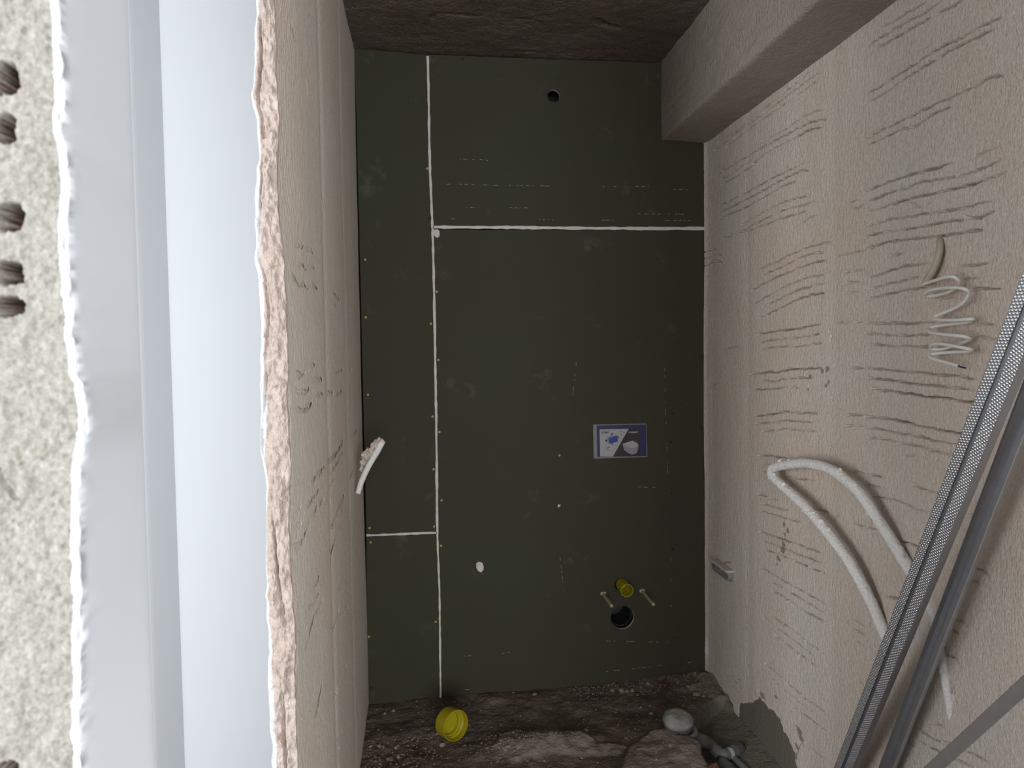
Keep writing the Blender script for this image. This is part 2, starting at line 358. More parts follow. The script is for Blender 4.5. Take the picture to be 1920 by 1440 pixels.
RL = [  # measured strokes of the plastering comb: sheet, strength, points
 ('R1',.6,[(60,1235),(280,1070),(520,895),(760,720),(980,540)]),('R1',.45,[(120,1290),(360,1120),(640,900),(960,640)]),
 ('R1',.9,[(90,1365),(250,1225),(480,1060),(700,900),(870,770),(1010,670),(1070,645)]),('R1',.6,[(190,1330),(400,1160),(620,1010),(800,885),(1010,730)]),
 ('R1',.6,[(560,1260),(750,1150),(900,1050),(1000,1005),(1080,990)]),('R1',1.0,[(300,1460),(500,1340),(680,1245),(830,1165),(960,1100),(1100,1075)]),
 ('R1',1.0,[(420,1480),(620,1340),(800,1250),(930,1180),(1070,1140)]),('R1',.5,[(1180,395),(1290,290),(1380,230),(1440,170)]),
 ('R1',.5,[(860,620),(1000,520),(1180,400)]),('R1',.4,[(140,610),(250,510),(420,400),(600,250)]),('R1',.35,[(130,670),(300,530),(480,400)]),
 ('R1',.3,[(0,300),(150,170),(300,60)]),('R1',.35,[(0,490),(120,380),(280,240)]),
 ('R2',.9,[(0,200),(120,100),(270,-10)]),('R2',.6,[(100,280),(330,150),(560,10)]),('R2',1.0,[(0,445),(150,335),(330,230),(550,110),(700,10)]),
 ('R2',.9,[(0,525),(110,435),(330,315),(560,175),(780,65),(880,10)]),('R2',.35,[(480,470),(610,390)]),
 ('R2',1.0,[(0,860),(150,775),(290,685),(500,550),(700,415),(860,345),(1060,235),(1240,160)]),('R2',.8,[(0,935),(180,840),(360,715),(560,590),(760,470),(960,360),(1160,270)]),
 ('R2',.9,[(0,1260),(200,1150),(420,1050),(620,945),(830,850),(1030,760),(1120,700),(1250,690)]),('R2',.8,[(0,1320),(150,1250),(320,1170),(480,1125),(620,1030),(800,950)]),
 ('R2',.45,[(960,1430),(1100,1370),(1240,1310)]),
 ('R3',.8,[(110,135),(220,70),(330,0)]),('R3',.9,[(135,185),(260,110),(420,0)]),('R3',.9,[(150,230),(300,140),(470,20)]),
 ('R3',.8,[(130,415),(300,335),(470,245),(640,150),(900,25)]),('R3',1.0,[(130,475),(350,370),(590,240),(740,160),(850,105),(945,95)]),
 ('R3',.9,[(140,522),(370,425),(600,300),(700,240),(830,190)]),('R3',.7,[(320,590),(500,490),(700,385),(960,310)]),
 ('R3',.9,[(320,650),(480,565),(700,460),(860,415),(990,375)]),('R3',.6,[(150,715),(260,675),(480,610),(670,540),(920,460)]),
 ('R3',.5,[(800,600),(870,580),(940,520),(1010,490)]),('R3',.7,[(0,905),(90,850),(150,855)]),('R3',.9,[(0,970),(90,915),(140,920),(175,965)]),('R3',.5,[(0,845),(110,795)]),
 ('R3',.7,[(450,1000),(620,930),(780,850),(930,785),(1130,735)]),('R3',.6,[(520,1040),(720,950),(900,865),(1070,825)]),
 ('R3',1.0,[(420,1175),(560,1100),(760,1010),(900,950),(1080,905)]),('R3',.6,[(400,1320),(620,1195),(830,1095),(960,1055),(1080,1035)]),
 ('R3',.7,[(500,1340),(680,1245),(850,1170),(1080,1110)]),('R3',1.0,[(490,1420),(690,1330),(850,1250),(950,1220),(1080,1195)]),
 
 ('R3',.6,[(1180,875),(1290,845),(1440,815)]),('R3',.6,[(1230,1030),(1310,1010),(1440,985)]),('R3',.8,[(1255,1108),(1400,1085)]),('R3',.7,[(1265,1195),(1390,1183)]),
 ('R3',.5,[(1260,395),(1400,360)]),('R3',.6,[(1290,470),(1440,400)]),
 ('R4',.8,[(0,310),(100,250),(240,195),(430,130),(600,90),(780,30)]),('R4',.9,[(0,390),(220,300),(400,245),(530,200),(720,165),(900,130),(1060,75),(1230,0)]),
 ('R4',1.0,[(20,480),(180,420),(330,375),(480,330),(660,290),(830,255),(1050,195),(1290,105)]),('R4',.8,[(390,370),(440,385),(480,415),(530,415)]),('R4',.6,[(530,390),(600,380),(640,330)]),
 ('R4',.6,[(0,610),(260,530),(430,510),(620,470),(860,435),(1000,405),(1150,365)]),('R4',.7,[(0,695),(200,650),(400,620),(600,585),(770,555),(890,540)]),
 ('R4',1.0,[(900,500),(940,525),(1060,505),(1180,465)]),('R4',1.0,[(0,800),(130,765),(280,725),(450,715),(600,690),(760,675),(900,650),(1060,630)]),
 ('R4',.7,[(220,865),(300,855),(360,835)]),('R4',.7,[(20,1070),(200,1005),(400,950),(590,930)]),('R4',1.0,[(820,970),(960,945),(1110,930)]),
 ('R4',.6,[(30,1160),(280,1100),(500,1045)]),('R4',.7,[(870,1080),(1040,1055)]),('R4',.7,[(20,1260),(180,1215),(400,1165),(560,1150)]),('R4',.6,[(950,1170),(1120,1160),(1250,1160)]),
 ('R4',.5,[(660,1240),(820,1245)]),
 ('R5',1.1,[(455,140),(620,100),(760,90),(900,65),(1040,40)]),('R5',.6,[(465,212),(650,175),(860,155),(1040,128)]),('R5',.6,[(470,280),(650,240),(860,235),(1055,205)]),
 ('R5',.4,[(180,280),(240,250),(350,240)]),('R5',1.5,[(395,492),(480,482),(560,470),(640,470),(720,455),(820,440),(1050,430)]),
 ('R5',1.0,[(505,550),(640,548),(720,530),(850,525),(980,520)]),('R5',.8,[(400,630),(520,625),(640,618),(740,605),(850,605)]),
 ('R5',1.1,[(430,855),(500,860),(640,845),(720,826),(820,835),(1020,838)]),('R5',.8,[(455,932),(640,920),(720,905),(850,912),(1030,920)]),('R5',.6,[(490,1003),(650,993),(740,980),(850,990),(1000,1000)]),
 ('R5',.5,[(1060,838),(1130,838)]),('R5',.7,[(1235,852),(1340,855),(1440,860)]),('R5',.6,[(1255,945),(1440,955)]),('R5',.8,[(1290,435),(1440,432)]),('R5',.5,[(1350,525),(1440,523)]),
 ('R5',.9,[(1170,28),(1280,22),(1440,20)]),('R5',1.1,[(480,1220),(600,1225),(700,1240),(800,1260)]),('R5',.7,[(500,1295),(600,1305)]),('R5',.4,[(490,1368),(560,1368)]),
 ('R5',.3,[(60,600),(110,575),(160,565)]),('R5',.8,[(1290,1345),(1380,1365),(1440,1385)]),('R5',.7,[(750,1400),(860,1425),(1000,1440)]),
 ('R5',.6,[(1130,80),(1135,140),(1128,220)]),('R5',.5,[(930,630),(945,575),(960,490)]),
 ('R6',.9,[(0,20),(180,30),(400,30),(650,22)]),('R6',.7,[(990,50),(1080,40),(1180,45)]),('R6',.6,[(0,120),(200,130),(380,135),(600,130)]),('R6',.6,[(960,180),(1050,155),(1190,175)]),
 ('R6',.6,[(0,210),(200,230),(420,237),(600,240)]),('R6',.6,[(990,280),(1120,275)]),
 ('R6',.8,[(0,430),(150,445),(330,460),(600,482),(760,500),(930,520),(1000,530)]),('R6',.8,[(0,522),(180,540),(400,570),(600,590),(780,610),(960,630),(1040,650)]),
 ('R6',1.1,[(60,615),(220,640),(400,665),(570,690),(760,712),(900,740),(1010,750)]),
 ('R6',1.1,[(0,865),(200,890),(380,925),(520,960),(660,985),(780,1010),(910,1035)]),('R6',.8,[(0,965),(180,990),(380,1030),(560,1070),(700,1100),(860,1135)]),
 ('R6',.6,[(0,1050),(200,1080),(420,1125),(660,1190),(820,1225)]),('R6',.5,[(350,1230),(450,1215),(480,1250)]),('R6',.8,[(0,1385),(90,1400),(170,1425)]),
 ('R7',.8,[(460,118),(540,145),(600,165),(680,180)]),('R7',.7,[(500,205),(620,245),(770,278)]),('R7',.7,[(490,275),(650,320),(780,360),(880,380)]),
 ('R7',1.2,[(860,220),(960,240),(1010,262),(1120,295)]),('R7',1.0,[(930,320),(1010,345)]),
 ('R7',1.0,[(495,460),(600,500),(720,540),(820,570),(950,620),(1050,650)]),('R7',.7,[(515,545),(640,585),(780,640),(900,690),(1080,748)]),('R7',.7,[(530,620),(660,670),(800,720),(960,790),(1090,835)]),
 ('R7',1.0,[(490,780),(600,840),(720,910),(830,970),(960,1040),(1100,1120)]),('R7',.9,[(585,905),(690,960),(820,1040),(960,1120),(1070,1185)]),('R7',.9,[(590,980),(700,1045),(850,1140),(970,1215),(1080,1268)]),
 ('R7',.5,[(1320,370),(1440,430)]),('R7',.4,[(1160,330),(1240,325)]),
 ('R7',.4,[(125,748),(240,740)]),
 ('R8',.7,[(580,50),(700,135),(820,215),(920,300),(1020,370),(1100,435)]),('R8',.9,[(525,60),(640,165),(780,270),(900,360),(990,435)]),('R8',.8,[(630,235),(760,340),(900,440),(1020,535)]),
 ('R8',.9,[(540,490),(660,590),(800,720),(920,820),(1010,880),(1085,935)]),('R8',.6,[(570,590),(700,715),(830,825),(920,890),(1030,970)]),('R8',.5,[(790,880),(900,960),(1010,1035),(1110,1115)]),
 ('R8',.6,[(170,440),(230,560),(290,625),(340,660)]),('R8',.5,[(160,530),(240,620),(330,715)]),('R8',.6,[(150,580),(240,690),(330,780)]),
 ('R8',.5,[(900,1190),(1000,1290),(1090,1360)]),('R8',.7,[(1350,635),(1440,705)]),('R8',.5,[(1390,770),(1440,795)]),('R8',1.4,[(820,1340),(860,1240),(885,1170)]),
 ('R8',.7,[(1325,90),(1440,155)]),('R8',.8,[(1310,165),(1440,245)]),('R8',.6,[(1335,275),(1440,340)]),('R8',.8,[(1200,545),(1195,590)]),
 ('Q1',.6,[(0,40),(150,70)]),('Q1',.7,[(420,30),(560,95),(690,125)]),('Q1',.5,[(60,140),(300,190),(460,260),(620,310)]),('Q1',1.0,[(290,525),(380,565),(530,610)]),
 ('Q1',.6,[(0,430),(110,445)]),('Q1',.9,[(150,1020),(240,1060),(350,1065)]),('Q1',.8,[(975,795),(1060,820),(1130,870)]),('Q1',.6,[(940,895),(1040,935)]),('Q1',.7,[(800,1250),(900,1285),(930,1310),(970,1285)]),
 ('Q1',.8,[(760,1340),(890,1400)]),('Q1',.8,[(970,215),(1030,222)]),('Q1',.6,[(910,315),(970,325)]),('Q1',.8,[(770,730),(820,745)]),
 ('Q2',.9,[(1020,420),(1100,450),(1150,530),(1140,570)]),('Q2',.8,[(890,1030),(1000,1060)]),('Q2',.9,[(730,1065),(850,1140),(950,1190),(1130,1250),(1290,1330),(1400,1390)]),
 ('Q2',.8,[(760,1180),(900,1260),(1090,1350),(1260,1430)]),('Q2',.6,[(660,1180),(760,1270)]),('Q2',.7,[(500,870),(560,905)]),('Q2',.6,[(490,1050),(540,1090)]),('Q2',.6,[(280,1330),(400,1420)]),
 ('Q2',1.0,[(1030,290),(1050,430)]),('Q2',1.3,[(1060,600),(1085,720),(1110,890)]),('Q2',.6,[(1060,180),(1210,260)]),
]

# ------------------------------------------------------------------ right wall
ys = np.r_[np.linspace(.52, 1.30, 40), np.arange(1.304, YB+.012, .0042)]
zs = np.r_[np.arange(-.06, 2.225, .0018), np.linspace(2.24, ZC+.02, 14)]
Yg, Zg = np.meshgrid(ys, zs, indexing='ij')
H = np.zeros_like(Yg)
for i, (s, wgt, pts) in enumerate(RL):
    ox, oy = CR[s]; q = []
    for (x, y) in pts:
        p = onX(ox+x/4.8, oy+y/4.8, XR); q.append((p[1], p[2]))
    if max(a for a, b in q) > YB+.2: q = [(min(a, YB+.005), b) for a, b in q]
    carve(H, ys, zs, q,   .0014+.0007*wgt, .028*wgt+.005, .0015, 100+i*3)
# sagging screed bands, trowel waves and grit
H += .004*fbm(Yg*2.4, Zg*1.7, 3, 4) + .0007*fbm(Yg*60, Zg*22, 8, 3)
grit = vn(Yg*130, Zg*120, 21); H -= .0045*np.clip(grit-.44, 0, 1)*16*np.clip(vn(Yg*5, Zg*5, 5)*3+.2, 0, 1)
for px, wd, dp in ((1402, .03, -.0022), (1562, .035, -.0022), (1330, .03, .004)):
    y0 = onX(px, 700, XR)[1]; H += dp*np.exp(-((Yg-y0+.01*fbm(Zg*3, Zg*0, 4, 2))/wd)**2)
Xg = XR - H
Xg = Xg - .012*np.clip((Yg-(YB-.03))/.03, 0, 1)**2           # rounded inner corner
# chase round the buried conduit
cem = np.zeros_like(Yg)
def wall_mask(poly):
    q = np.array([onX(x, y, XR)[[1, 2]] for x, y in poly]); ins = np.zeros(Yg.shape, bool)
    wy = Yg + .006*fbm(Yg*70, Zg*70, 61, 3); wz = Zg + .010*fbm(Yg*55, Zg*55, 67, 3)
    for k in range(len(q)):
        (a, b), (c2, d) = q[k], q[(k+1) % len(q)]
        if b == d: continue
        ins ^= ((b > wz) != (d > wz)) & (wy < (c2-a)*(wz-b)/(d-b)+a)
    return ins
cem[wall_mask([(1385,1318),(1405,1318),(1416,1312),(1425,1308),(1436,1322),(1448,1332),(1462,1348),(1470,1370),(1484,1395),(1490,1420),(1498,1450),(1500,1600),(1380,1600)])] = 1
for (x, y, r) in ((1469,984,4),(1475,994,5),(1470,1002,4),(1472,1012,3),(1467,1020,5),(1466,1032,6),(1458,1048,5),(1456,1058,4),
                  (1539,694,5),(1549,692,6),(1552,716,3),(1547,724,4),(1518,705,3),(1514,730,3),(1551,690,3),(1428,1304,7),(1454,1306,4),(1497,1370,8),(1502,1385,7),(1494,1400,6),(1490,1415,6)):
    c0 = onX(x, y, XR); k = c0[1]/F
    dd = ((Yg-c0[1])/(r*k*1.6))**2+((Zg-c0[2])/(r*k))**2 + 1.6*fbm(Yg*90, Zg*90, 44, 2)
    cem[dd < 1] = np.maximum(cem[dd < 1], .75)
Xg = Xg + cem*.004
me = grid_mesh('wall_right', np.stack([Xg, Yg, Zg], -1)[::-1], {'cement': cem[::-1]})
wr = tag(link('wall_right', me, M['plaster'], smooth=False), 'pinkish plastered right wall scored with wavy comb lines', kind='structure')

# ------------------------------------------------------------------ left wall with its broken free end
cor_y = [0,117,224,340,410,486,583,680,740,805,905,1000,1109,1213,1316,1440]
cor_x = [513,519,523,518,524,533,537,540,541,545,548,544,550,556,555,560]
out_y = [0,60,117,175,224,300,345,375,437,486,540,583,680,740,800,850,920,1000,1030,1100,1213,1316,1440]
out_x = [480,479,477,471,481,485,480,476,481,480,486,490,489,490,488,490,501,499,496,500,503,505,511]
def edge_table(tx, ty, Y):
    pts = np.array([onY(a, b, Y) for a, b in zip(tx, ty)]); o = np.argsort(pts[:, 2])
    return pts[o, 2], pts[o, 0]
zi, xi = edge_table(cor_x, cor_y, YL); zo, xo = edge_table(out_x, out_y, YL)
zs2 = np.arange(-.06, ZC+.02, .0032)
# path parameter: inner face from back to free end, round the corner, end face, outer face
ya = np.r_[np.arange(YB+.01, YL+.02, -.0062), np.linspace(YL+.018, YL, 8)]
na = len(ya); ne = 34; no = 12
nu = na+ne+no
P = np.zeros((nu, len(zs2), 3)); fin = np.zeros((nu, len(zs2))); inn = np.zeros((nu, len(zs2)))
XI = np.interp(zs2, zi, xi); XO = np.interp(zs2, zo, xo)
H = np.zeros((na, len(zs2)))
LL = [('L1',.5,[(70,150),(110,330),(120,350)]),('L1',.4,[(190,560),(200,700)]),('L1',.4,[(230,980),(255,1040)]),
 ('L2',.7,[(100,400),(170,395)]),('L2',.5,[(175,445),(230,430),(285,500)]),('L2',.7,[(100,540),(150,545),(190,580),(240,560),(280,605)]),
 ('L2',.9,[(60,605),(120,695),(160,680),(190,715),(240,690),(290,735)]),('L2',.6,[(405,745),(450,790),(475,825)]),('L2',.4,[(420,830),(455,880)]),
 ('L2',.9,[(85,1335),(140,1370),(210,1345)]),('L2',.8,[(220,1310),(260,1290)]),('L2',.8,[(430,1355),(495,1335)]),('L2',.8,[(245,1412),(320,1410)]),('L2',.5,[(550,1330),(575,1340)]),('L2',.5,[(380,1300),(430,1330)]),
 ('L3',1.0,[(90,45),(150,65),(210,40)]),('L3',.9,[(255,95),(330,70)]),('L3',.9,[(370,72),(415,68)]),('L3',1.0,[(435,90),(495,52)]),('L3',1.2,[(100,190),(150,210),(190,185),(235,140)]),
 ('L3',1.2,[(375,595),(440,530),(500,430)]),('L3',1.2,[(190,800),(250,720),(340,630)]),('L3',.9,[(385,690),(430,620),(500,515)]),('L3',.7,[(390,775),(425,725)]),
 ('L3',.9,[(185,935),(240,870),(290,800)]),('L3',1.1,[(105,925),(150,920)]),('L3',1.1,[(175,1100),(220,1020),(290,915),(335,860)]),('L3',1.0,[(90,1075),(155,1045)]),('L3',1.1,[(85,1215),(130,1225),(165,1165),(180,1100)]),
 ('L3',1.0,[(435,970),(500,860),(510,830)]),('L3',.8,[(390,1140),(430,1010),(495,950)]),('L3',.8,[(390,1370),(430,1170),(500,1010)]),('L3',.8,[(475,1370),(520,1250)]),('L3',.6,[(560,1160),(630,980)]),('L3',.6,[(550,720),(590,620)]),
 ('L3',.5,[(580,380),(610,350)]),('L3',.6,[(300,1420),(320,1385)]),('L3',.6,[(620,1320),(632,1260)]),
 ('L4',1.0,[(230,135),(265,70),(300,0)]),('L4',1.0,[(170,295),(240,225),(295,130)]),('L4',1.0,[(155,610),(205,480),(250,330),(320,185)]),('L4',.8,[(155,470),(190,400)]),
 ('L4',.9,[(440,140),(490,50),(510,0)]),('L4',.9,[(375,540),(420,400),(465,220)]),('L4',.7,[(300,680),(350,570)]),('L4',.7,[(505,290),(520,230)]),('L4',.8,[(400,300),(412,255)]),
 ('L4',.9,[(255,1120),(290,960),(320,800)]),('L4',.7,[(205,1080),(260,850)]),('L4',.7,[(420,990),(440,860),(480,640)]),('L4',.7,[(510,705),(525,672)]),('L4',.7,[(485,1150),(495,1010)]),
 ('L4',.8,[(195,1400),(220,1270)]),('L4',.7,[(440,1260),(470,1200),(480,1150)]),('L4',.6,[(620,560),(640,360)]),('L4',.6,[(625,180),(638,70)]),('L4',.6,[(430,1350),(460,1300)])]
CL = {'L1': (520, 0), 'L2': (520, 360), 'L3': (520, 720), 'L4': (520, 1080)}
ysr = ya[::-1].copy()
Hr = np.zeros((na, len(zs2)))
for i, (s, wgt, pts) in enumerate(LL):
    ox, oy = CL[s]; q = []
    for (x, y) in pts:
        p = onX(ox+x/4., oy+y/4., -.255); q.append((min(p[1], YB), p[2]))
    carve(Hr, ysr, zs2, q, .0034+.0012*wgt, .0040*wgt+.0025, .002, 900+i*3)
A, B = np.meshgrid(ysr, zs2, indexing='ij')
torn = -Hr[::-1]*11                                                      # cracks run in under the skin of the plaster
Hr += .004*fbm(A*2.6, B*1.1, 31, 4) + .0003*fbm(A*40, B*26, 33, 3)
for y0, wd, dp in ((1.95, .03, -.004), (2.45, .03, -.003)): Hr += dp*np.exp(-((A-y0)/wd)**2)
H = Hr[::-1]
YY, ZZ = np.meshgrid(ya, zs2, indexing='ij')
endblend = np.clip((YL+.35-YY)/.35, 0, 1)**2
X = xl(YY)*(1-endblend) + XI[None, :]*endblend + H
X += .0045*fbm(ZZ*28, ZZ*0+2, 51, 3)*np.clip((YL+.02-YY)/.02, 0, 1)         # ragged arris
P[:na, :, 0] = X; P[:na, :, 1] = np.minimum(YY+torn, YB+.02); P[:na, :, 2] = ZZ; inn[:na-3] = 1
for k in range(ne):
    t = (k+1)/ne
    x = X[-1]*(1-t) + (XO + .004*fbm(zs2*34, zs2*0+5, 57, 3))*t
    bul = -.006*math.sin(math.pi*t)
    rough = .009*fbm(zs2*95, zs2*0+t*5.5, 71, 4) + .010*fbm(zs2*22, zs2*0+t*2, 75, 3)
    layer = .018*np.exp(-((t-(.72+.10*np.interp(zs2, [0, .9, 1.2, 1.5, 2.5], [-4.0, -3, 1, 0, 1.6]) + .25*fbm(zs2*9, zs2*0, 79, 3)))/.05)**2)*np.clip(fbm(zs2*7, zs2*0+3, 83, 3)+.55, 0, 1)
    P[na+k, :, 0] = x; P[na+k, :, 1] = YL+bul+(rough+layer)*math.sin(math.pi*min(1, t*1.02))**.5 if t < 1 else YL; P[na+k, :, 2] = zs2
    fin[na+k] = np.clip((t-(.86+.2*fbm(zs2*8, zs2*0+1, 91, 3)))/.05, 0, 1)
for k in range(no):
    t = (k+1)/no
    P[na+ne+k, :, 0] = P[na+ne-1, :, 0] - .004*t; P[na+ne+k, :, 1] = YL+.002+t*.86; P[na+ne+k, :, 2] = zs2
    fin[na+ne+k] = 1
me = grid_mesh('wall_left', P, {'finish': fin, 'inner': inn})
wl = tag(link('wall_left', me, M['wall_end']), 'pinkish plastered left wall with broken ragged free end', kind='structure')

# ------------------------------------------------------------------ near broken jamb with open brick cores
jy = [-40,0,120,240,292,390,490,560,650,700,720,760,800,830,865,900,1000,1150,1300,1440,1480]
jx = [112,114,118,121,127,130,131,137,143,149,157,161,167,163,156,153,152,154,153,153,153]
YJ = .51
zj, xj = edge_table(jx, jy, YJ)
zsj = np.r_[np.linspace(-.05, 1.05, 60), np.arange(1.055, 1.66, .0009), np.linspace(1.67, ZC+.01, 50)]
sj = np.r_[np.linspace(.34, .062, 40), np.arange(.061, .0042, -.0007)]        # distance left of the arris
nj = len(sj); nc = 14; nr = 10; nf = 6
nu = nj+nc+nr+nf
P = np.zeros((nu, len(zsj), 3)); clay = np.zeros((nu, len(zsj))); jfin = np.zeros((nu, len(zsj)))
XJ = np.interp(zsj, zj, xj) + .0010*fbm(zsj*60, zsj*0, 105, 4)
A, B = np.meshgrid(sj, zsj, indexing='ij')
H = .0040*fbm(A*45, B*45, 111, 4) + .0022*fbm(A*190, B*190, 115, 3) + .0012*fbm(A*520, B*520, 117, 2)
H -= .010*np.clip(vn(A*330, B*300, 119)-.30, 0, 1)*np.clip(vn(A*45, B*45, 121)*4+.4, 0, 1)
A0 = np.interp(1.35, zsj, XJ)
def face(px, py): p = onY(px, py, YJ-.004); return (np.interp(p[2], zsj, XJ)-p[0], p[2])
H_ = H[::-1].copy(); s_ = sj[::-1].copy()
for q in ([(15,92),(30,84),(45,78),(60,73),(82,70)], [(4,880),(12,905),(22,925),(32,938),(62,950)], [(58,1032),(52,1050),(38,1066),(22,1090)], [(26,930),(34,955),(40,985)], [(30,712),(45,722)]):
    carve(H_, s_, zsj, [face(x, y) for x, y in q], .0011, .010, .0009, 500+q[0][0])
H = H_[::-1]
for (x1, y0, y1) in ((30,116,174),(29,214,266),(40,381,433),(42,492,532),(39,556,592),(38,1428,1480),(33,-70,-10)):
    cs_, cz = face(x1-24, (y0+y1)/2); rx = 24*YJ/F; rz = (y1-y0)/2*YJ/F
    d = (np.abs((A-cs_)/rx))**2.4 + (np.abs((B-cz)/rz))**2.4 + .55*fbm(A*330, B*330, 131, 3)
    hole = np.clip((1.0-d)*6, 0, 1)
    H = H*(1-hole) - hole*(.040+.008*fbm(A*90, B*90, 137, 2)); clay[:nj] = np.maximum(clay[:nj], np.clip(hole*3, 0, 1))
P[:nj, :, 0] = XJ[None, :]-A; P[:nj, :, 1] = YJ-.004-H; P[:nj, :, 2] = B
for k in range(nc):                                                       # rounded white arris
    a = (k+1)/nc*math.pi/2; r = .004
    n = .0020*fbm(zsj*110, zsj*0+k*.12, 141, 5)
    P[nj+k, :, 0] = XJ - r*(1-math.sin(a)) + n*math.sin(a); P[nj+k, :, 1] = YJ-.004 + r*(1-math.cos(a)) - (n+H[-1]*(1-(k+1)/nc))*math.cos(a); P[nj+k, :, 2] = zsj
YE = -.2162/onY(266, 700, 1.0)[0] - .003
for k in range(nr):                                                       # smooth reveal
    t = (k+1)/nr
    P[nj+nc+k, :, 0] = XJ*(1-t) + t*(-.2162); P[nj+nc+k, :, 1] = YJ + t*(YE-YJ); P[nj+nc+k, :, 2] = zsj
for k in range(nf):
    t = (k+1)/nf
    P[nj+nc+nr+k, :, 0] = -.2162 - (0, .0006, .002, .004, .05, .34)[k]; P[nj+nc+nr+k, :, 1] = YE+(.001, .0022, .003, .003, .003, .003)[k]; P[nj+nc+nr+k, :, 2] = zsj
jfin[nj:] = 1; jfin[:nj] = np.clip(((.0030+.0045*fbm(A*120, B*90, 151, 3))-A)/.0025, 0, 1)
me = grid_mesh('wall_front', P, {'clay': clay, 'finish': jfin})
wf = tag(link('wall_front', me, M['mortar']), 'broken cream mortar jamb with open brick cores at left edge', kind='structure')

# ------------------------------------------------------------------ ceiling, beam, other shell
xs = np.r_[np.linspace(-.40, -.30, 4), np.arange(-.295, XR+.1, .009)]
yc = np.r_[np.linspace(-2.0, 1.5, 30), np.arange(1.52, YB+.22, .009)]
A, B = np.meshgrid(xs, yc, indexing='ij')
H = .006*fbm(A*4, B*6, 201, 4) + .003*fbm(A*30, B*30, 203, 3)
for q, wt in (([(1115,30),(1140,40),(1160,46)], 1.2), ([(1110,36),(1165,48)], .8), ([(790,65),(803,40),(815,22)], .7), ([(1000,32),(1014,38),(1017,52)], .8), ([(920,95),(1000,92),(1020,96)], .7), ([(815,22),(900,28),(1000,33)], .5)):
    carve(H, xs, yc, [tuple(onZ(a, b, ZC)[:2]) for a, b in q], .006, .012*wt, .002, 700+int(q[0][0]))
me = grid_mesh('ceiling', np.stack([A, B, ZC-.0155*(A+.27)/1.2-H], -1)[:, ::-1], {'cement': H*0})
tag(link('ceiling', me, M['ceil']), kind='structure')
# boxed beam along the right wall
bx0, bz0, bz1 = .9375, 2.193, 2.184
pa = np.r_[np.linspace(0, 1, 40)]
yb_ = np.arange(.52, YB+.012, .009)
path = [(bx0, ZC)]+[(bx0, ZC-(ZC-bz0)*t) for t in np.linspace(.05, .97, 34)]+[(bx0+.003, bz0+.003), (bx0+.010, bz0)]+[(bx0+.010+(XR-bx0-.006)*t, bz0+(bz1-bz0)*t) for t in np.linspace(.05, 1, 22)]
path = np.array(path); sacc = np.r_[0, np.cumsum(np.linalg.norm(np.diff(path, axis=0), axis=1))]
nrmx = np.where(path[:, 1] > bz0+.004, -1., 0.); nrmz = np.where(path[:, 1] > bz0+.004, 0., -1.)
S, B = np.meshgrid(sacc, yb_, indexing='ij')
H = .004*fbm(S*6, B*4, 221, 4)+.0016*fbm(S*60, B*30, 223, 3)
sch = np.abs(((S*26+.05*fbm(S*3, B*2, 225, 2)+B*.6) % 1)-.5)
H -= .004*np.clip((.12-sch)/.12, 0, 1)*(S < .28)*(vn(S*20, B*9, 227) > -.05)
X = path[:, 0][:, None]+nrmx[:, None]*H; Z = path[:, 1][:, None]+nrmz[:, None]*H
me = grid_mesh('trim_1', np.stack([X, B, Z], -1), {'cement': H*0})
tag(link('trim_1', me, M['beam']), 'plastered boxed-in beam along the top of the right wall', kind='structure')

# white room seen past the broken wall: white pier and walls
tag(box('wall_side_room', (-3.0, 2.20, -.05), (-.29, 2.32, ZC+.02), M['white_wall']), kind='structure')
w0 = onY(322, 700, 2.20); w1 = onY(266, 700, 2.13)
loop = [(w0[0], 2.2005), (w1[0]+.006, 2.136), (w1[0]+.001, 2.130), (w1[0]-.006, 2.124), (-1.6, 1.42), (-3.0, 1.42), (-3.0, 2.2005)]
tag(bm_obj('wall_pier', extrude_poly([loop], lambda u, v, d: (u, v, d), -.05, ZC+.02), M['white_wall']), kind='structure')
tag(box('wall_side_room_left', (-3.1, -2.1, -.05), (-3.0, 2.5, ZC), M['white_wall']), kind='structure')
tag(box('ceiling_side_room', (-3.0, -2.1, ZC+.03), (-.30, 2.5, ZC+.1), M['white_wall']), kind='structure')
tag(box('floor_hall', (-3.0, -2.1, -.18), (2.2, .9, -.01), M['grey_shell']), kind='structure')
tag(box('floor_side_room', (-3.0, .9, -.18), (-.34, 2.5, -.01), M['grey_shell']), kind='structure')
tag(box('wall_front_right', (.56, .30, -.05), (2.2, .50, ZC), M['plaster']), kind='structure')
tag(box('ceiling_hall', (XR+.1, -2.1, ZC), (2.2, .3, ZC+.1), M['white_wall']), kind='structure')

# ------------------------------------------------------------------ back wall: cavity and green boards
wb = tag(empty('wall_back', (.43, YB+.10, 0)), 'back wall clad with dark green moisture-resistant boards', kind='structure')
keep(box('cavity_wall', (-.30, YB+.20, -.1), (XR+.06, YB+.24, ZC+.02), M['cavity']), wb)
keep(box('cavity_cheek', (-.30, YB+.013, -.1), (-.285, YB+.20, ZC+.02), M['cavity']), wb)
keep(box('cavity_cheek', (XR+.045, YB+.013, -.1), (XR+.06, YB+.20, ZC+.02), M['cavity']), wb)
def back(pts, Y=YB): return [tuple(onY(x, y, Y)[[0, 2]]) for x, y in pts]
def circ(x, y, r, n=28, j=0, seed=0):
    c = onY(x, y, YB); k = YB/F*1.0; rr = random.Random(seed)
    return [(c[0]+math.cos(2*math.pi*i/n)*r*k*(1+j*(rr.random()-.5)), c[2]+math.sin(2*math.pi*i/n)*r*k*(1+j*(rr.random()-.5))) for i in range(n)]
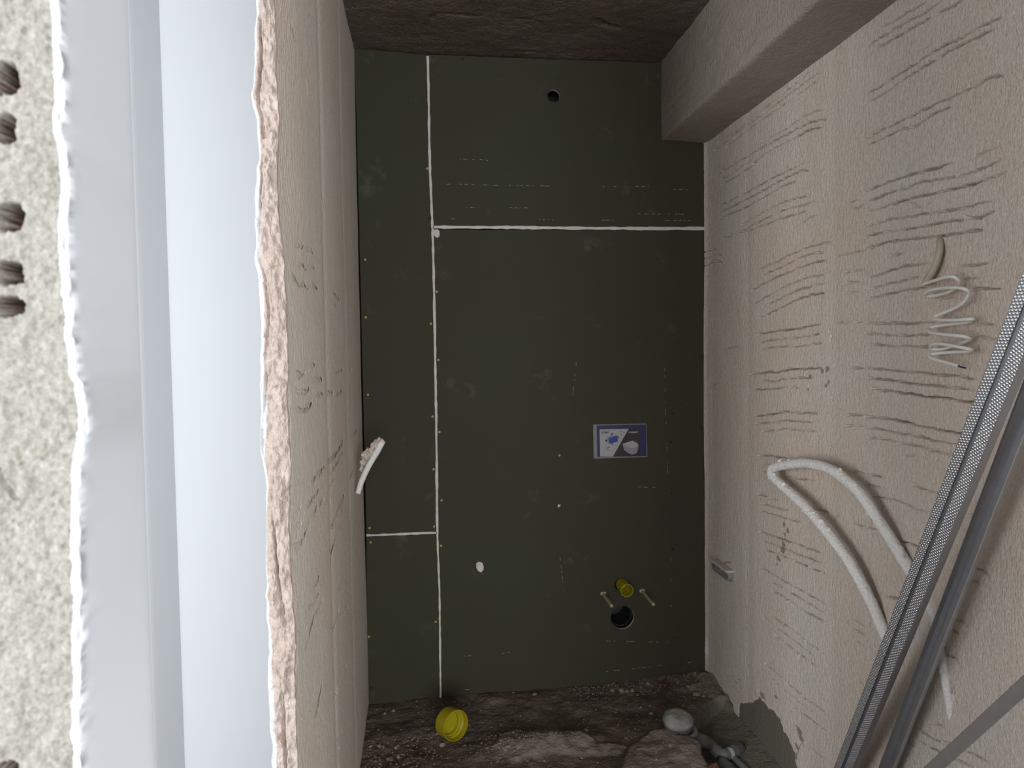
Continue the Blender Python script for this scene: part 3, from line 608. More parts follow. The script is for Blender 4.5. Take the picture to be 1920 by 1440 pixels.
def ragged(pts, step=9, amp=.7, seed=0):
    rr = random.Random(seed); out = []
    for k in range(len(pts)):
        (a, b), (c, d) = pts[k], pts[(k+1) % len(pts)]; n = max(1, int(math.hypot(c-a, d-b)/step))
        for i in range(n):
            t = i/n; jj = amp*(rr.random()-.5)*2 if i else 0
            out.append((a+(c-a)*t+jj*.5, b+(d-b)*t+jj))
    return out
PAN = {
 'tall': ([(664,92),(735,97),(801,103),(803,200),(804,316),(809,426),(812,550),(815,700),(817,800),(818,997),(687,1001),(685,900),(681,740),(675,487),(669,250)], []),
 'low': ([(687,1005),(819,1001),(822,1100),(825,1200),(825,1306),(760,1314),(695,1323),(688,1312)], []),
 'top': ([(804,103),(1000,110),(1241,118),(1241,262),(1310,266),(1323,270),(1323,424),(1100,424),(813,423),(808,316)], [(1038,180,11.5,.06)]),
 'main': ([(814,431),(1322,431),(1324,700),(1328,1000),(1329,1185),(1323,1200),(1323,1222),(1332,1243),(1334,1259),(1290,1266),(1250,1272),(1238,1284),(1150,1288),(1000,1296),(828,1307),(827,1200),(824,1100),(822,1000),(819,800),(817,675)],
          [(1167,1158,23,.05), (1165,1096,13.6,.1), (1130,1113,4, .1), (1203,1108,4, .1)]),
}
LBL = {'tall': 'tall narrow green board beside the left wall', 'low': 'short green board at the lower left by the floor',
       'top': 'upper green board notched round the beam', 'main': 'large lower right green board with pipe holes'}
panels = {}
for key, (out, holes) in PAN.items():
    loops = [back(ragged(out, 12, .55, len(key)))]
    for i, h in enumerate(holes): loops.append(circ(h[0], h[1], h[2], 26 if h[2] > 6 else 12, h[3], 40+i))
    if key == 'main': loops.append(back([(1112,796),(1212,794),(1214,857),(1113,860)]))
    bm = extrude_poly(loops, xz, YB, YB+.0125)
    for f in bm.faces: f.material_index = 0 if abs(f.normal.y) > .7 else 1
    o = bm_obj('board', bm, M['board']); o.data.materials.append(M['gypsum'])
    keep(o, wb); o['label'] = LBL[key]; panels[key] = o
def sub(o, pan):                                  # sub-part of a board
    o.parent = pan
    o.matrix_parent_inverse = Matrix.Translation(-Vector(wb.location)) @ Matrix.Translation(Vector((0, 0, 0)))
    o.matrix_parent_inverse = Matrix.Identity(4)
    return o
# joint compound
def strip(name, pts, wpx, proud=.0012, seed=0):
    rr = random.Random(seed); last = pts[-1]; op = []
    for (a, b), (c, d) in zip(pts[:-1], pts[1:]):
        m_ = max(1, int(math.hypot(c-a, d-b)/10))
        op += [(a+(c-a)*i/m_+rr.uniform(-.3, .3), b+(d-b)*i/m_+rr.uniform(-.3, .3)) for i in range(m_)]
    pts = op+[last]; n = len(pts); L = []; R = []
    for i, (x, y) in enumerate(pts):
        a = pts[max(0, i-1)]; b = pts[min(n-1, i+1)]; d = math.hypot(b[0]-a[0], b[1]-a[1]) or 1
        nx, ny = -(b[1]-a[1])/d, (b[0]-a[0])/d; hw = wpx/2*(1+.5*(rr.random()-.5))
        L.append((x+nx*hw, y+ny*hw)); R.append((x-nx*hw, y-ny*hw))
    bm = extrude_poly([back(L+R[::-1])], xz, YB-proud, YB+.006)
    return keep(bm_obj(name, bm, M['gypsum']), wb)
strip('joint_compound', [(802,105),(804,200),(806,316),(811,428)], 4.2, seed=1)
strip('joint_compound', [(811,428),(814,550),(816,675),(818,800),(820,1000)], 4.4, seed=2)
strip('joint_compound', [(820,1000),(822,1060),(824,1110),(825,1200),(826,1308)], 3.4, seed=3)
strip('joint_compound', [(812,426),(950,426.5),(1100,428),(1321,428.5)], 5.6, seed=4)
strip('joint_compound', [(687,1003.5),(740,1002),(780,1000),(819,999)], 3.8, seed=5)
def blob(name, pts, lab=None, proud=.002):
    o = keep(bm_obj(name, extrude_poly([back(pts)], xz, YB-proud, YB+.002), M['gypsum']), wb)
    if lab: o['label'] = lab
blob('filler_patch', [(812,431),(821,430),(824,434),(824,443),(820,446),(816,444),(813,439)])
blob('filler_patch', [(893,1056),(898,1053),(904,1055),(907,1062),(906,1069),(902,1073),(897,1071),(893,1064)])
blob('filler_patch', [(1046,946),(1051,946),(1050,950),(1046,951)])
# plaster daub at the lower right corner of the boards
daub = bm_obj('plaster_daub', lump_bm(onY(1328, 1213, YB-.004), (.012, .010, .055), 3, 3, .28), M['gypsum'])
keep(daub, wb)['label'] = 'white plaster daub at the lower right corner'
# screws
def screw_mesh(name, r, mat):
    me = bpy.data.meshes.new(name)
    bm = lathe_bm([(0.0005, -.0006), (r*.35, -.0006), (r*.45, .0012), (r*.8, .0014), (r, .0006), (r, -.002), (0.0005, -.002)], 10, frame_to((0, 0, 0), (0, -1, 0)))
    bm.to_mesh(me); bm.free(); me.materials.append(mat); return me
SB = screw_mesh('screw', .0042, M['brass']); SK = screw_mesh('screw', .0045, M['black_screw'])
def pan_of(x, y):
    if x < 820 - (1000-y)*.018*(y < 1000) and x < 830: return 'tall' if y < 1001 else 'low'
    return 'top' if y < 427 else 'main'
for me_, lst in ((SB, [(801,316),(685,487),(819,547),(686,595),(808,607),(822,675),(690,740),(824,810),(1049,854),(828,938),(693,990),(814,987),(827,1023),(695,1017),(692,1194),(817,1166),(811,781),(813,880)]),
                 (SK, [(805,410),(1261,775),(1259,828),(1260,925),(1261,1030),(1265,1195),(1322,1020),(1323,1062),(1316,668),(1315,802),(1323,1152),(867,111),(695,1290)])):
    for (x, y) in lst:
        p = onY(x, y, YB); o = bpy.data.objects.new('screw', me_); COL.objects.link(o)
        o.parent = panels[pan_of(x, y)]; o.location = Vector((p[0], YB-.0002, p[2]))-Vector(wb.location)+Vector(wb.location)
# chalky scuff dashes, and a dark strip painted as a board fold's shaded groove
def scuff_fold_lines(pan, segs, mat, wpx, seed, dash=True):
    rr = random.Random(seed); bm = bmesh.new()
    for (x0, y0, x1, y1) in segs:
        L = math.hypot(x1-x0, y1-y0); s = 0
        while s < L:
            ln = rr.uniform(1.5, 9) if dash else L; e = min(L, s+ln)
            if not dash or rr.random() < .55:
                a = (x0+(x1-x0)*s/L, y0+(y1-y0)*s/L+rr.uniform(-.5, .5)*dash); b = (x0+(x1-x0)*e/L, y0+(y1-y0)*e/L)
                nx, ny = -(y1-y0)/L*wpx/2, (x1-x0)/L*wpx/2
                q = [onY(a[0]+nx, a[1]+ny, YB-.0003), onY(b[0]+nx*.6, b[1]+ny*.6, YB-.0003), onY(b[0]-nx*.6, b[1]-ny*.6, YB-.0003), onY(a[0]-nx, a[1]-ny, YB-.0003)]
                bm.faces.new([bm.verts.new(v) for v in q])
            s = e+(rr.uniform(1, 7) if dash else 1)
    o = bm_obj('scuff_fold_marks', bm, mat); o.parent = panels[pan]; o['kind'] = 'stuff'; return o
scuff_fold_lines('top', [(835,297,928,301),(838,345,930,347),(908,347,1038,349),(1121,350,1217,349),(1262,355,1290,356),(1183,401,1286,402),(1125,413,1220,413),(1248,413,1300,413),(873,389,892,389),(938,389,990,390),(836,410,852,410),(978,411,1038,412)], M['dust'], .9, 5)
scuff_fold_lines('main', [(858,1231,899,1228),(920,1227,992,1220),(872,1293,886,1293),(1137,1202,1253,1204),(1137,1259,1296,1242),(965,1080,975,1082),(1180,912,1250,915)], M['dust'], .9, 6)
scuff_fold_lines('main', [(1081,675,1074,742),(1246,690,1249,800),(1250,820,1252,905),(1050,1045,1058,1115),(1258,1045,1259,1140)], M['dust'], .7, 8)
scuff_fold_lines('main', [(1005,688,1318,685)], M['fold_shade'], 1.2, 9, False)
for o in list(bpy.data.objects):                                          # sub-parts were placed in world terms: boards keep world coordinates
    if o.parent in panels.values() and o.type == 'MESH':
        o.matrix_parent_inverse = Matrix.Identity(4)

# ------------------------------------------------------------------ flush-plate opening with printed cover
fb = tag(empty('flush_box', tuple(onY(1163, 858, YB+.006))), 'printed navy cistern cover board set in the green wall opening', 'flush box')
YP = YB+.004
def prt(name, pts, mat, lift=0.0, lab=None, thick=.0012):
    q = [tuple(onY(x, y, YP)[[0, 2]]) for x, y in pts]
    o = bm_obj(name, extrude_poly([q], xz, YP-lift-thick, YP-lift), mat); keep(o, fb)
    if lab: o['label'] = lab
    return o
prt('box_rim', [(1111.5,795.5),(1212.5,793.5),(1214.5,857.5),(1112.5,860.5)], M['grey_plastic'], -.003)
prt('cover_board', [(1119,798),(1211,796),(1212,855),(1120,857)], M['print_blue'], 0)
prt('printed_panel', [(1124,805),(1178.5,804),(1149,856),(1125,856)], M['print_white'], .0013, 'light grey printed panel', .0004)
prt('printed_panel', [(1179,804),(1200,805),(1200,854.5),(1149.5,856)], M['print_dark'], .0013, 'dark printed panel', .0004)
prt('printed_toilet', [(1167,832),(1186,826),(1195,831),(1197,835),(1195,847),(1191,851),(1184,852),(1177,849),(1170,844)], M['print_white2'], .0018, None, .0003)
prt('printed_toilet_lid', [(1167,832),(1186,826),(1195,831),(1197,835),(1191,839),(1184,840)], M['print_white'], .0022, None, .0003)
prt('printed_plate', [(1137.5,819),(1157,815.5),(1160,818),(1158,828),(1142,832.5),(1139,830)], M['print_white2'], .0018, None, .0003)
prt('printed_plate_face', [(1141,821),(1157,816.5),(1158.5,828),(1142,832)], M['print_blue2'], .0022, None, .0003)
for q in ([(1144,815),(1147,812),(1150,813),(1147,816)], [(1134.5,826),(1136.5,823),(1138.5,826),(1136.5,829)], [(1158,818),(1160,819),(1160,821),(1158,822)], [(1145,832.5),(1150,831),(1148,834)],
          [(1163.5,809),(1166,808.5),(1165,811)], [(1163.5,816),(1165,813.5),(1166,815.5)], [(1136,840.5),(1139,838.5),(1142,837),(1143,839),(1139,839.5),(1137,841)]):
    prt('printed_mark', q, M['hdpe'], .0018, None, .0003)
for (x, y) in ((1169.5, 811), (1139.8, 843.5)):
    prt('printed_mark', [(x-.7,y),(x,y-1.6),(x+.7,y),(x,y+1.6)], M['print_dark'], .0018, None, .0003)
prt('printed_mark', [(1178,810.5),(1179.3,809.2),(1180.6,810.5),(1179.3,811.8)], M['label'], .0018, None, .0003)
def word(txt, x0, x1, ybase, mat, ht=None):
    cu = bpy.data.curves.new('t', 'FONT'); cu.body = txt; cu.size = 1.0; cu.extrude = 0.0; cu.offset = .012
    t = bpy.data.objects.new('t', cu); COL.objects.link(t)
    bpy.context.view_layer.update()
    me = bpy.data.meshes.new_from_object(t.evaluated_get(bpy.context.evaluated_depsgraph_get()))
    bpy.data.objects.remove(t); bpy.data.curves.remove(cu)
    v = np.empty(len(me.vertices)*3); me.vertices.foreach_get('co', v); v = v.reshape(-1, 3)
    a, b = onY(x0, ybase, YP), onY(x1, ybase, YP); s = (b[0]-a[0])/(v[:, 0].max()-v[:, 0].min())
    sh = s if ht is None else abs(onY(x0, ybase-ht, YP)[2]-a[2])/(v[:, 1].max()-v[:, 1].min())
    out = np.stack([a[0]+(v[:, 0]-v[:, 0].min())*s, np.full(len(v), YP-.0024), a[2]+(v[:, 1])*sh], -1)
    me.vertices.foreach_set('co', out.reshape(-1)); me.update()
    me.name = 'printed_word'; me.materials.clear()
    return keep(link('printed_word', me, mat), fb)
word('SIGMA', 1126.6, 1142.0, 812.6, M['print_blue'], 4.2)
word('GEBERIT', 1181.4, 1196.4, 811.9, M['label'], 3.0)

# ------------------------------------------------------------------ plumbing in the wall
def cup(name, origin, axis, r, L, mat, step=.72, wall=.0022):
    pr = [(.0004, 0), (r*.97, 0), (r*.985, L*.5), (r, L*.97), (r*.995, L), (r-wall, L), (r-wall*1.2, L*.55), (r*.90-wall, L*.45), (r*.89-wall, L*.33), (r*.80-wall, L*.30), (r*.79-wall, wall), (.0004, wall)]
    return bm_obj(name, lathe_bm(pr, 48, frame_to(origin, axis)), mat, None, False)
b0 = onY(1165.5, 1095, YB+.012)
fc = tag(cup('pipe_cap', b0, (0.02, -1, -.02), .0262, .082, M['yellow']), 'small yellow plastic cap on the flush pipe in green wall', 'pipe cap')
b1 = onZ(838, 1384, 0)
fcap = tag(cup('pipe_cap', (.040, 2.715, .033), (.56, -.82, .09), .0535, .052, M['yellow']), 'large yellow plastic pipe cap lying on the dirt floor', 'pipe cap')
for (x, y, L, lab) in ((1130.5,1113.5,.150,'pale yellow sleeved fixing rod left of the yellow cap'), (1203.5,1108.5,.165,'pale yellow sleeved fixing rod right of the yellow cap')):
    p = onY(x, y, YB); t = tag(empty('fixing_rod', tuple(p)), lab, 'rod')
    o = bm_obj('sleeve', lathe_bm([(.0004, .012), (.0066, .012), (.0066, -L), (.0052, -L-.001), (.0046, -L), (.0044, -L+.012), (.0004, -L+.012)], 16, frame_to(p, (0, 1, 0))), M['sleeve'])
    keep(o, t)
    o = bm_obj('threaded_rod', lathe_bm([(.0004, -L+.013), (.0036, -L+.013), (.0036, -L+.002), (.0004, -L+.002)], 10, frame_to(p, (0, 1, 0))), M['zinc_edge'])
    keep(o, t)
    bm = bmesh.new(); add_box(bm, (p[0]-.011, YB-.007, p[2]-.004), (p[0]+.011, YB-.0005, p[2]+.009), .002)
    keep(bm_obj('clip', bm, M['sleeve']), t)
hp = onY(1163, 1152, YB+.03)
dp = tag(bm_obj('drain_pipe', lathe_bm([(.046, 0), (.050, 0), (.050, .14), (.0004, .14), (.0004, .13), (.046, .13), (.046, 0)], 40, frame_to((hp[0], YB+.035, hp[2]), (0, 1, 0))), M['hdpe']), 'black drain pipe inside the large round hole', 'pipe')

# ------------------------------------------------------------------ floor
def floor_h(X, Y):
    z = -.034 + (X+.27)/1.4*.042
    z = z + .018*fbm(X*5, Y*5, 301, 4) + .006*fbm(X*28, Y*28, 303, 3) + .0025*fbm(X*110, Y*110, 305, 2)
    z = z + .028*np.exp(-((X-.42)/.20)**2-((Y-2.60)/.05)**2)                       # hardened ridge of mortar
    z = z + .012*np.clip((Y-2.90)/.14, 0, 1)*np.clip((X-.45)/.5, 0, 1)              # rubble heaped under the boards
    return z
# broken slab edge and the pit beside it (plan outline from the photograph)
PIT = [tuple(onZ(x, y, -.01)[:2]) for x, y in ((1302,1372),(1308,1345),(1330,1322),(1350,1318),(1375,1328),(1400,1322),(1440,1320),(1560,1440),(1600,1700),(1380,1700),(1345,1500),(1325,1440),(1312,1405),(1296,1388))]
def inside(poly, X, Y):
    ins = np.zeros(X.shape, bool)
    for k in range(len(poly)):
        (a, b), (c, d) = poly[k], poly[(k+1) % len(poly)]
        ins ^= ((b > Y) != (d > Y)) & (X < (c-a)*(Y-b)/(d-b+1e-12)+a)
    return ins
xs = np.r_[np.arange(-.36, XR+.03, .0045)]
yf = np.r_[np.linspace(.85, 2.30, 40), np.arange(2.305, YB+.10, .0042)]
A, B = np.meshgrid(xs, yf, indexing='ij')
z = floor_h(A, B)
wx = A+.012*fbm(A*30, B*30, 331, 3); wy = B+.012*fbm(A*30, B*30, 333, 3)
pm = inside(PIT, wx, wy).astype(float)
for _ in range(2):
    q = np.pad(pm, 1, mode='edge'); pm = (q[:-2, 1:-1]+q[2:, 1:-1]+q[1:-1, :-2]+q[1:-1, 2:]+pm*2)/6
z = z*(1-pm) + pm*(-.075+.012*fbm(A*9, B*9, 341, 3)+.003*fbm(A*60, B*60, 343, 3)+.06*np.clip((A-.93)/.2, 0, 1)**1.5)
PALE = [[tuple(onZ(x, y, .0)[:2]) for x, y in q] for q in ([(930,1378),(960,1366),(1030,1364),(1085,1378),(1180,1392),(1170,1412),(1040,1410),(960,1416),(935,1398)],
    [(1190,1396),(1215,1376),(1262,1378),(1292,1386),(1318,1420),(1340,1480),(1150,1480),(1170,1425)], [(1300,1292),(1318,1272),(1338,1276),(1372,1318),(1340,1318),(1318,1310)])]
pale = np.zeros_like(A)
for q in PALE: pale[inside(q, A+.05*fbm(A*14, B*14, 351, 4), B+.035*fbm(A*14, B*14, 353, 4))] = 1
for _ in range(3):
    q = np.pad(pale, 1, mode='edge'); pale = (q[:-2, 1:-1]+q[2:, 1:-1]+q[1:-1, :-2]+q[1:-1, 2:]+pale*2)/6
z = z + pale*(1-pm)*.012
pale = pale*np.clip(.75+fbm(A*40, B*40, 357, 3), 0, 1)
me = grid_mesh('floor', np.stack([A, B, z], -1), {'cement': np.clip(pm*1.2-.1, 0, 1), 'pale': pale})
fl = tag(link('floor', me, M['dirt']), 'rough reddish dirt and rubble floor', kind='structure')
def fz(x, y):
    i = min(len(xs)-1, np.searchsorted(xs, x)); j = min(len(yf)-1, np.searchsorted(yf, y)); return z[i, j]

# crumbs one can pick apart, then the fine gravel
for i, (x, y, s) in enumerate(((828,1399,11),(738,1335,9),(722,1341,7),(711,1402,10),(719,1405,9),(743,1405,10),(733,1423,12),(747,1420,10),(727,1423,8),(746,1416,7),(1221,1339,10),(1306,1298,13),(1282,1326,10),(1256,1396,10),
                               (1148,1296,10),(1164,1297,12),(1176,1299,10),(1215,1284,10),(1185,1297,9),(1100,1371,10),(1002,1303,8),(1318,1300,9),(1290,1287,9),(940,1389,9),(945,1405,8),(951,1398,9),(948,1415,9),(936,1410,9),(965,1408,9))):
    p = onZ(x, y, 0.0); zz = fz(p[0], p[1]); p = onZ(x, y, zz); r = s/2*p[1]/F
    o = bm_obj('mortar_crumb', lump_bm((p[0], min(p[1], YB-.014), fz(p[0], min(p[1], YB-.014))+r*.35), (r*rng.uniform(.8, 1.2), r*rng.uniform(.8, 1.2), r*.75), 60+i, 1, .35), M['stone'])
    if i == 0: tag(o, 'single rounded pale crumb just below the large yellow floor cap', 'stone')
    elif x < 760: tag(o, 'pale mortar crumb on the floor along the left wall', 'stone', 'mortar crumbs along the left wall')
    elif 930 < x < 970: tag(o, 'mortar crumb in the gravelly patch in the middle of the floor', 'stone', 'mortar crumbs in the gravel patch')
    elif y < 1305: tag(o, 'mortar crumb lying against the foot of the green boards', 'stone', 'mortar crumbs under the boards')
    else: tag(o, 'mortar crumb on open floor near the round drain', 'stone', 'mortar crumbs near the drain')
bm = bmesh.new()
for i in range(1300):
    c = rng.random()
    if c < .30: x, y = rng.gauss(.30, .08), rng.gauss(2.62, .05)
    elif c < .55: x, y = rng.uniform(.55, 1.1), YB-.01-abs(rng.gauss(0, .06))
    elif c < .7: x, y = rng.uniform(-.25, .0), rng.uniform(2.45, 2.75)
    else: x, y = rng.uniform(-.25, 1.0), rng.uniform(2.4, YB-.01)
    if y > YB-.008 or x < -.25 or x > 1.10: continue
    if inside(PIT, np.array([x]), np.array([y]))[0] or (x > .86 and y < 2.68): continue
    r = rng.uniform(.0018, .0048)*(1.4 if rng.random() < .12 else 1); h = fz(x, y)
    vs = [bm.verts.new((x+dx*r*rng.uniform(.7, 1.3), y+dy*r*rng.uniform(.7, 1.3), h+dz*r*rng.uniform(.6, 1.2))) for dx, dy, dz in ((1, 0, 0), (0, 1, 0), (-1, 0, 0), (0, -1, 0), (0, 0, 1), (0, 0, -.5))]
    for k in range(4):
        bm.faces.new((vs[k], vs[(k+1) % 4], vs[4])); bm.faces.new((vs[(k+1) % 4], vs[k], vs[5]))
tag(bm_obj('gravel', bm, M['stone']), 'fine mortar gravel scattered over the dirt floor', 'gravel', kind='stuff')

# ------------------------------------------------------------------ floor drain and pipes in the pit
pd = onZ(1273, 1372, 0.0); pd = np.array([pd[0], pd[1]+.018, fz(pd[0], pd[1]+.018)-.012])
dr = tag(empty('floor_drain', tuple(pd)), 'round grey cement-smeared drain body with a domed lid', 'drain')
R0 = .052
Mx = Matrix.Translation(Vector(pd)) @ Matrix.Rotation(.18, 4, 'X')
keep(bm_obj('drain_body', lathe_bm([(.0004, -.03), (R0*.9, -.03), (R0*.96, .0), (R0, .018), (R0, .034), (R0*.93, .036), (.0004, .036)], 32, Mx), M['drainbody']), dr)
bm = lathe_bm([(.0004, .034), (R0*.95, .034), (R0*1.04, .038), (R0*1.05, .046), (R0*.92, .056), (R0*.6, .066), (R0*.3, .068), (.0004, .067)], 32, None)
for v in bm.verts:
    v.co += Vector((.4, .3, 1))*(.006*float(fbm(np.array(v.co.x*30+3), np.array(v.co.y*30+7), 400, 3)))
bmesh.ops.transform(bm, matrix=Mx, verts=list(bm.verts))
keep(bm_obj('lid', bm, M['drainlid']), dr)
bm = tube_bm([Vector(pd)+Vector((R0*1.22*math.cos(a), R0*1.22*math.sin(a), .0)) for a in np.linspace(-1.3, .7, 14)], .009, 8)
keep(bm_obj('collar', bm, M['drainlid']), dr)
def onp(x, y, zz): return onZ(x, y, zz)
el = tag(empty('waste_pipe', tuple(onp(1345, 1405, -.06))), 'grey bent waste pipe with white sticker in the cement pit', 'pipe')
q = smooth_path([onp(1303, 1384, -.045), onp(1318, 1390, -.045), onp(1334, 1398, -.043), onp(1345, 1410, -.043), onp(1360, 1415, -.043), onp(1376, 1410, -.043), onp(1390, 1404, -.047)], 36)
keep(bm_obj('elbow_pipe', tube_bm(q, .020, 18), M['pvc'], None, True), el)
keep(bm_obj('socket', tube_bm(q[2:9], .0235, 18), M['pvc'], None, False), el)
keep(bm_obj('socket', tube_bm(q[16:20], .0225, 18), M['pvc'], None, False), el)
keep(bm_obj('socket', tube_bm(q[29:35], .0228, 18), M['pvc'], None, False), el)
keep(bm_obj('sticker', tube_bm(q[25:28], .0207, 24, False), M['label']), el)['label'] = 'white paper sticker'
for (a, b, lab) in (((1352,1424),(1400,1475),'straight grey pipe leaving the pit below the bent waste pipe'), ((1374,1420),(1432,1475),'thinner straight grey pipe beside the first in the pit')):
    q0, q1 = onp(*a, -.055), onp(*b, -.055)
    t = tag(bm_obj('straight_pipe', tube_bm(smooth_path([q0, (q0+q1)/2, q1], 10), .013 if a[0] > 1360 else .017, 16), M['pvc'], None, True), lab, 'pipe')
br = onZ(1335, 1436, -.03)
tag(bm_obj('brick_shard', lump_bm((br[0], br[1], -.04), (.022, .02, .018), 5, 2, .3), flat('red_clay', (.30, .13, .08), .9, nscale=30)), 'small red brick shard at the edge of the pit', 'brick')

# ------------------------------------------------------------------ conduits and cable on the walls
def wallpts(L): return [onX(x, y, XR-d) for x, y, d in L]
LP = wallpts([(1690,1250,-.012),(1672,1215,.0),(1655,1180,.012),(1628,1118,.032),(1590,1050,.048),(1545,990,.056),(1502,942,.058),(1466,910,.056),(1447,890,.052),(1450,878,.052),(1478,871,.058),(1512,869,.062),(1556,880,.062),(1606,918,.055),(1650,980,.040),(1690,1043,.02),(1712,1080,.004),(1735,1118,-.014)])
q = smooth_path(LP, 440); n = len(q)
rr = np.array([.0142*(1+.10*fbm(np.array(k*.11), np.array(.5), 431, 3)) for k in range(n)])
kk = int(n*8.4/17); rr[kk-14:kk+15] *= np.r_[np.linspace(1, .82, 14), .78, np.linspace(.82, 1, 14)]
ct = tag(empty('plastered_conduit', tuple(LP[0])), 'white plaster-crusted conduit bent in a sharp loop on right wall', 'conduit')
keep(bm_obj('tube', tube_bm(q, list(rr), 22, True, .13, 5), M['plastered_tube'], None, True), ct)
for i, k in enumerate((62, 66, 70, 75, 82, 88, 40, 34, 28, 124, 131, 160, 168, 176, 184, 196, 98, 104, 112)):
    c = Vector(q[2*k])+Vector((-.004, rng.uniform(-.004, .004), rng.choice((-.012, .013, .014))))
    keep(bm_obj('plaster_crust', lump_bm(c, (.007*rng.uniform(.6, 1.3), .009*rng.uniform(.6, 1.4), .006*rng.uniform(.6, 1.2)), 300+i, 2, .35), M['plastered_tube']), ct)
LP = wallpts([(1740,1128,-.012),(1749,1150,.002),(1758,1190,.006),(1767,1240,.007),(1776,1290,.004),(1783,1330,-.004),(1788,1365,-.015)])
q = smooth_path(LP, 50)
tag(bm_obj('buried_conduit', tube_bm(q, .0105, 16, True, .05, 6), M['plastered_tube'], None, True), 'straight pale conduit half buried in the right wall behind the metal profiles', 'conduit')
# coiled cable
LP = wallpts([(1764,438,-.012),(1763,452,.004),(1762,470,.012),(1757,490,.016),(1749,508,.018),(1735,532,.020)])
q = smooth_path(LP, 40)
cs = tag(bm_obj('cable_conduit', tube_bm(q, list(np.linspace(.0070, .0082, 40)), 14, True, .03, 8), M['beige_tube'], None, True), 'short beige conduit stub above the white coiled cable', 'conduit')
CO = [(140,565,.026),(250,530,.036),(400,490,.046),(475,515,.038),(480,570,.026),(400,630,.020),(270,665,.018),(185,668,.026),(190,632,.038),(290,603,.046),(440,592,.050),(545,607,.046),(577,650,.036),(520,740,.030),(400,805,.028),(290,850,.030),(253,878,.036),(320,893,.042),(450,895,.046),(590,885,.042),(625,888,.030),(560,915,.022),(400,935,.022),(250,958,.026),(205,985,.036),(240,1013,.044),(380,1032,.050),(520,1045,.046),(588,1066,.034),(560,1090,.024),(450,1130,.018),(330,1165,.018),(240,1160,.026),(225,1132,.036),(290,1115,.044),(430,1135,.048),(560,1160,.042),(612,1173,.030),(560,1188,.022),(400,1195,.022),(260,1210,.028),(212,1230,.036),(250,1255,.040),(370,1290,.042),(480,1320,.042)]
LP = wallpts([(1700+x/4.966, 420+y/4.966, d) for x, y, d in CO])
cb = tag(empty('coiled_cable', tuple(LP[0])), 'white electric cable hanging in loose coils on right wall', 'cable')
keep(bm_obj('cable_sheath', tube_bm(smooth_path(LP, 420), .0037, 10), M['cable'], None, True), cb)
w0 = wallpts([(1700+478/4.966, 420+1320/4.966, .042), (1700+500/4.966, 420+1330/4.966, .042), (1700+550/4.966, 420+1342/4.966, .041)])
keep(bm_obj('wire_end', tube_bm(smooth_path(w0, 8), .0017, 8), M['blue_wire']), cb)['label'] = 'dark blue bare wire end'
# stub on the left wall
def xlp(x, y, Y): return onY(x, y, Y)
lc = tag(empty('conduit_stub', tuple(onY(676, 912, 2.66))), 'white conduit stub crusted with plaster sticking out of left wall', 'conduit')
q = smooth_path([onY(671, 925, 2.60), onY(679, 900, 2.60), onY(692, 872, 2.60), onY(706, 848, 2.60), onY(716, 829, 2.60)], 40)
keep(bm_obj('tube', tube_bm(q, list(np.linspace(.009, .0112, 40)), 16, True, .04, 9), M['plastered_tube'], None, True), lc)
for i, (x, y, s, Y) in enumerate(((713,829,.015,2.61),(703,836,.017,2.62),(694,848,.017,2.62),(688,856,.016,2.63),(684,868,.015,2.63),(698,850,.016,2.62),(708,835,.014,2.61),(681,880,.013,2.64),(683,852,.011,2.62))):
    keep(bm_obj('plaster_crust', lump_bm(onY(x, y, Y), (s, s*1.1, s*.95), 520+i, 3, .33), M['plaster']), lc)
# little metal box in the right wall near the corner
c = onX(1359, 1068, XR); a_, b_ = onX(1343, 1060, XR)[1], onX(1379, 1070, XR)[1]
bk = tag(empty('wall_bracket', (XR, c[1], c[2]-.025)), 'small grey galvanised bracket fixed to right wall near the corner', 'bracket')
bm = bmesh.new(); add_box(bm, (XR-.022, b_+.02, c[2]-.021), (XR+.004, a_-.01, c[2]+.014), .002); keep(bm_obj('body', bm, flat('spotted_zinc', (.27, .27, .27), .6, .3, nscale=90, namt=.7)), bk)
bm = bmesh.new(); add_box(bm, (XR-.030, b_+.015, c[2]+.014), (XR+.004, a_-.02, c[2]+.022), .001); keep(bm_obj('lip', bm, M['plaster']), bk)

# ------------------------------------------------------------------ leaning metal profiles
def leaning(name, lab, p0, p1, twist, parts, grow=(0, 0)):
    """p0 floor end, p1 upper point; parts in local x (width), y (out of the web, towards the viewer negative), z along"""
    p0 = Vector(p0); p1 = Vector(p1); ax = (p1-p0).normalized(); L = (p1-p0).length
    mid = (p0+p1)/2; view = (Vector(CAM)-mid); view = (view-ax*view.dot(ax)).normalized()
    yv = -view; xv = yv.cross(ax).normalized()
    R_ = Matrix.Rotation(twist, 3, ax); xv = R_ @ xv; yv = R_ @ yv
    t = empty(name); t.matrix_world = Matrix(((xv[0], yv[0], ax[0], p0[0]), (xv[1], yv[1], ax[1], p0[1]), (xv[2], yv[2], ax[2], p0[2]), (0, 0, 0, 1)))
    tag(t, lab, 'metal profile')
    for (nm, sec, mat) in parts:
        bm = bmesh.new()
        a = [bm.verts.new((x, y, 0)) for x, y in sec]; b = [bm.verts.new((x, y, L)) for x, y in sec]
        bm.faces.new(a[::-1]); bm.faces.new(b)
        for k in range(len(sec)): bm.faces.new((a[k], a[(k+1) % len(sec)], b[(k+1) % len(sec)], b[k]))
        bmesh.ops.recalc_face_normals(bm, faces=list(bm.faces))
        bm_obj(nm, bm, mat, t)
    return t
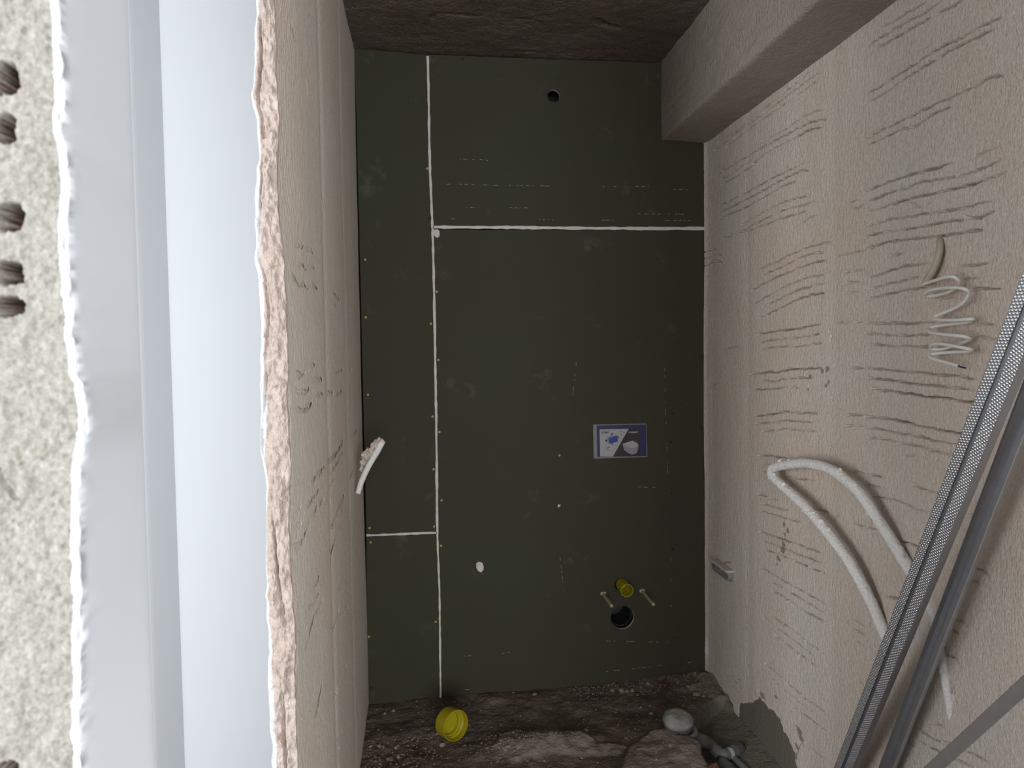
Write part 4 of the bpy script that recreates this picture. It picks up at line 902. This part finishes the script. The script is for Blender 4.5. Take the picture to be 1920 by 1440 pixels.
def sheet(pts, th=.0009):
    L = []; n = len(pts); lo = []
    for i in range(n):
        a = np.array(pts[max(0, i-1)]); b = np.array(pts[min(n-1, i+1)]); d = (b-a)/np.linalg.norm(b-a)
        nn = np.array((-d[1], d[0])); lo.append(tuple(np.array(pts[i])+nn*th))
    return list(pts)+lo[::-1]
def along(pa, Ya, pb, Yb, zfloor=.0, ytop=.52):
    a = Vector(onY(*pa, Ya)); b = Vector(onY(*pb, Yb)); d = b-a      # a low, b high
    return a+d*((zfloor-a.z)/d.z), a+d*((ytop-a.y)/d.y)
p0, p1 = along((1592, 1420), 1.78, (1880, 700), 1.09)
leaning('stud_profile', 'knurled galvanised stud profile leaning before the right wall', p0, p1, -.32, [
    ('web_strip', sheet([(-.0235, 0), (-.0085, 0)]), M['knurl1']),
    ('web_groove', sheet([(-.0085, 0), (-.0078, .004), (-.0018, .004), (-.001, 0)]), M['zinc']),
    ('web_strip', sheet([(-.001, 0), (.0165, 0)]), M['knurl2']),
    ('flange', sheet([(.0165, 0), (.0178, .0015), (.0178, .034)]), M['zinc']),
    ('flange', sheet([(-.0235, 0), (-.0240, .0015), (-.0240, .034)]), M['zinc']),
    ('lip', sheet([(.0178, .034), (.0178, .0355), (.0130, .0362)]), M['zinc_edge'])])
p0, p1 = along((1668, 1420), 1.68, (1867, 900), 1.27)
leaning('track_profile', 'plain dark galvanised track profile leaning right of the knurled stud', p0, p1, -.25, [
    ('web', sheet([(-.017, .010), (-.012, .0035), (-.006, .0008), (.002, 0), (.014, 0)]), M['zinc_dark']),
    ('flange', sheet([(.014, 0), (.0150, .0012), (.0150, .026)]), M['zinc_dark']),
    ('web_rib', sheet([(.0030, -.0006), (.0042, -.0012), (.0054, -.0006)]), M['zinc_dark']),
    ('lip', sheet([(.0143, -.0004), (.0158, .0010), (.0158, .003)]), M['zinc_edge'])])
f0 = onZ(1300, 1851, 0.0); f1 = onY(1903, 1303, .76); d = Vector(f1)-Vector(f0); f0 = Vector(f0); f1 = f0+d*((.52-f0.y)/d.y)
leaning('steel_bar', 'thin dull steel bar crossing the lower right corner out of focus', f0, f1, .3, [
    ('bar_face', sheet([(-.0075, 0), (.0075, 0)], .002), M['bar']),
    ('bar_edge', sheet([(.0075, 0), (.0082, .010)], .0012), M['bar'])])
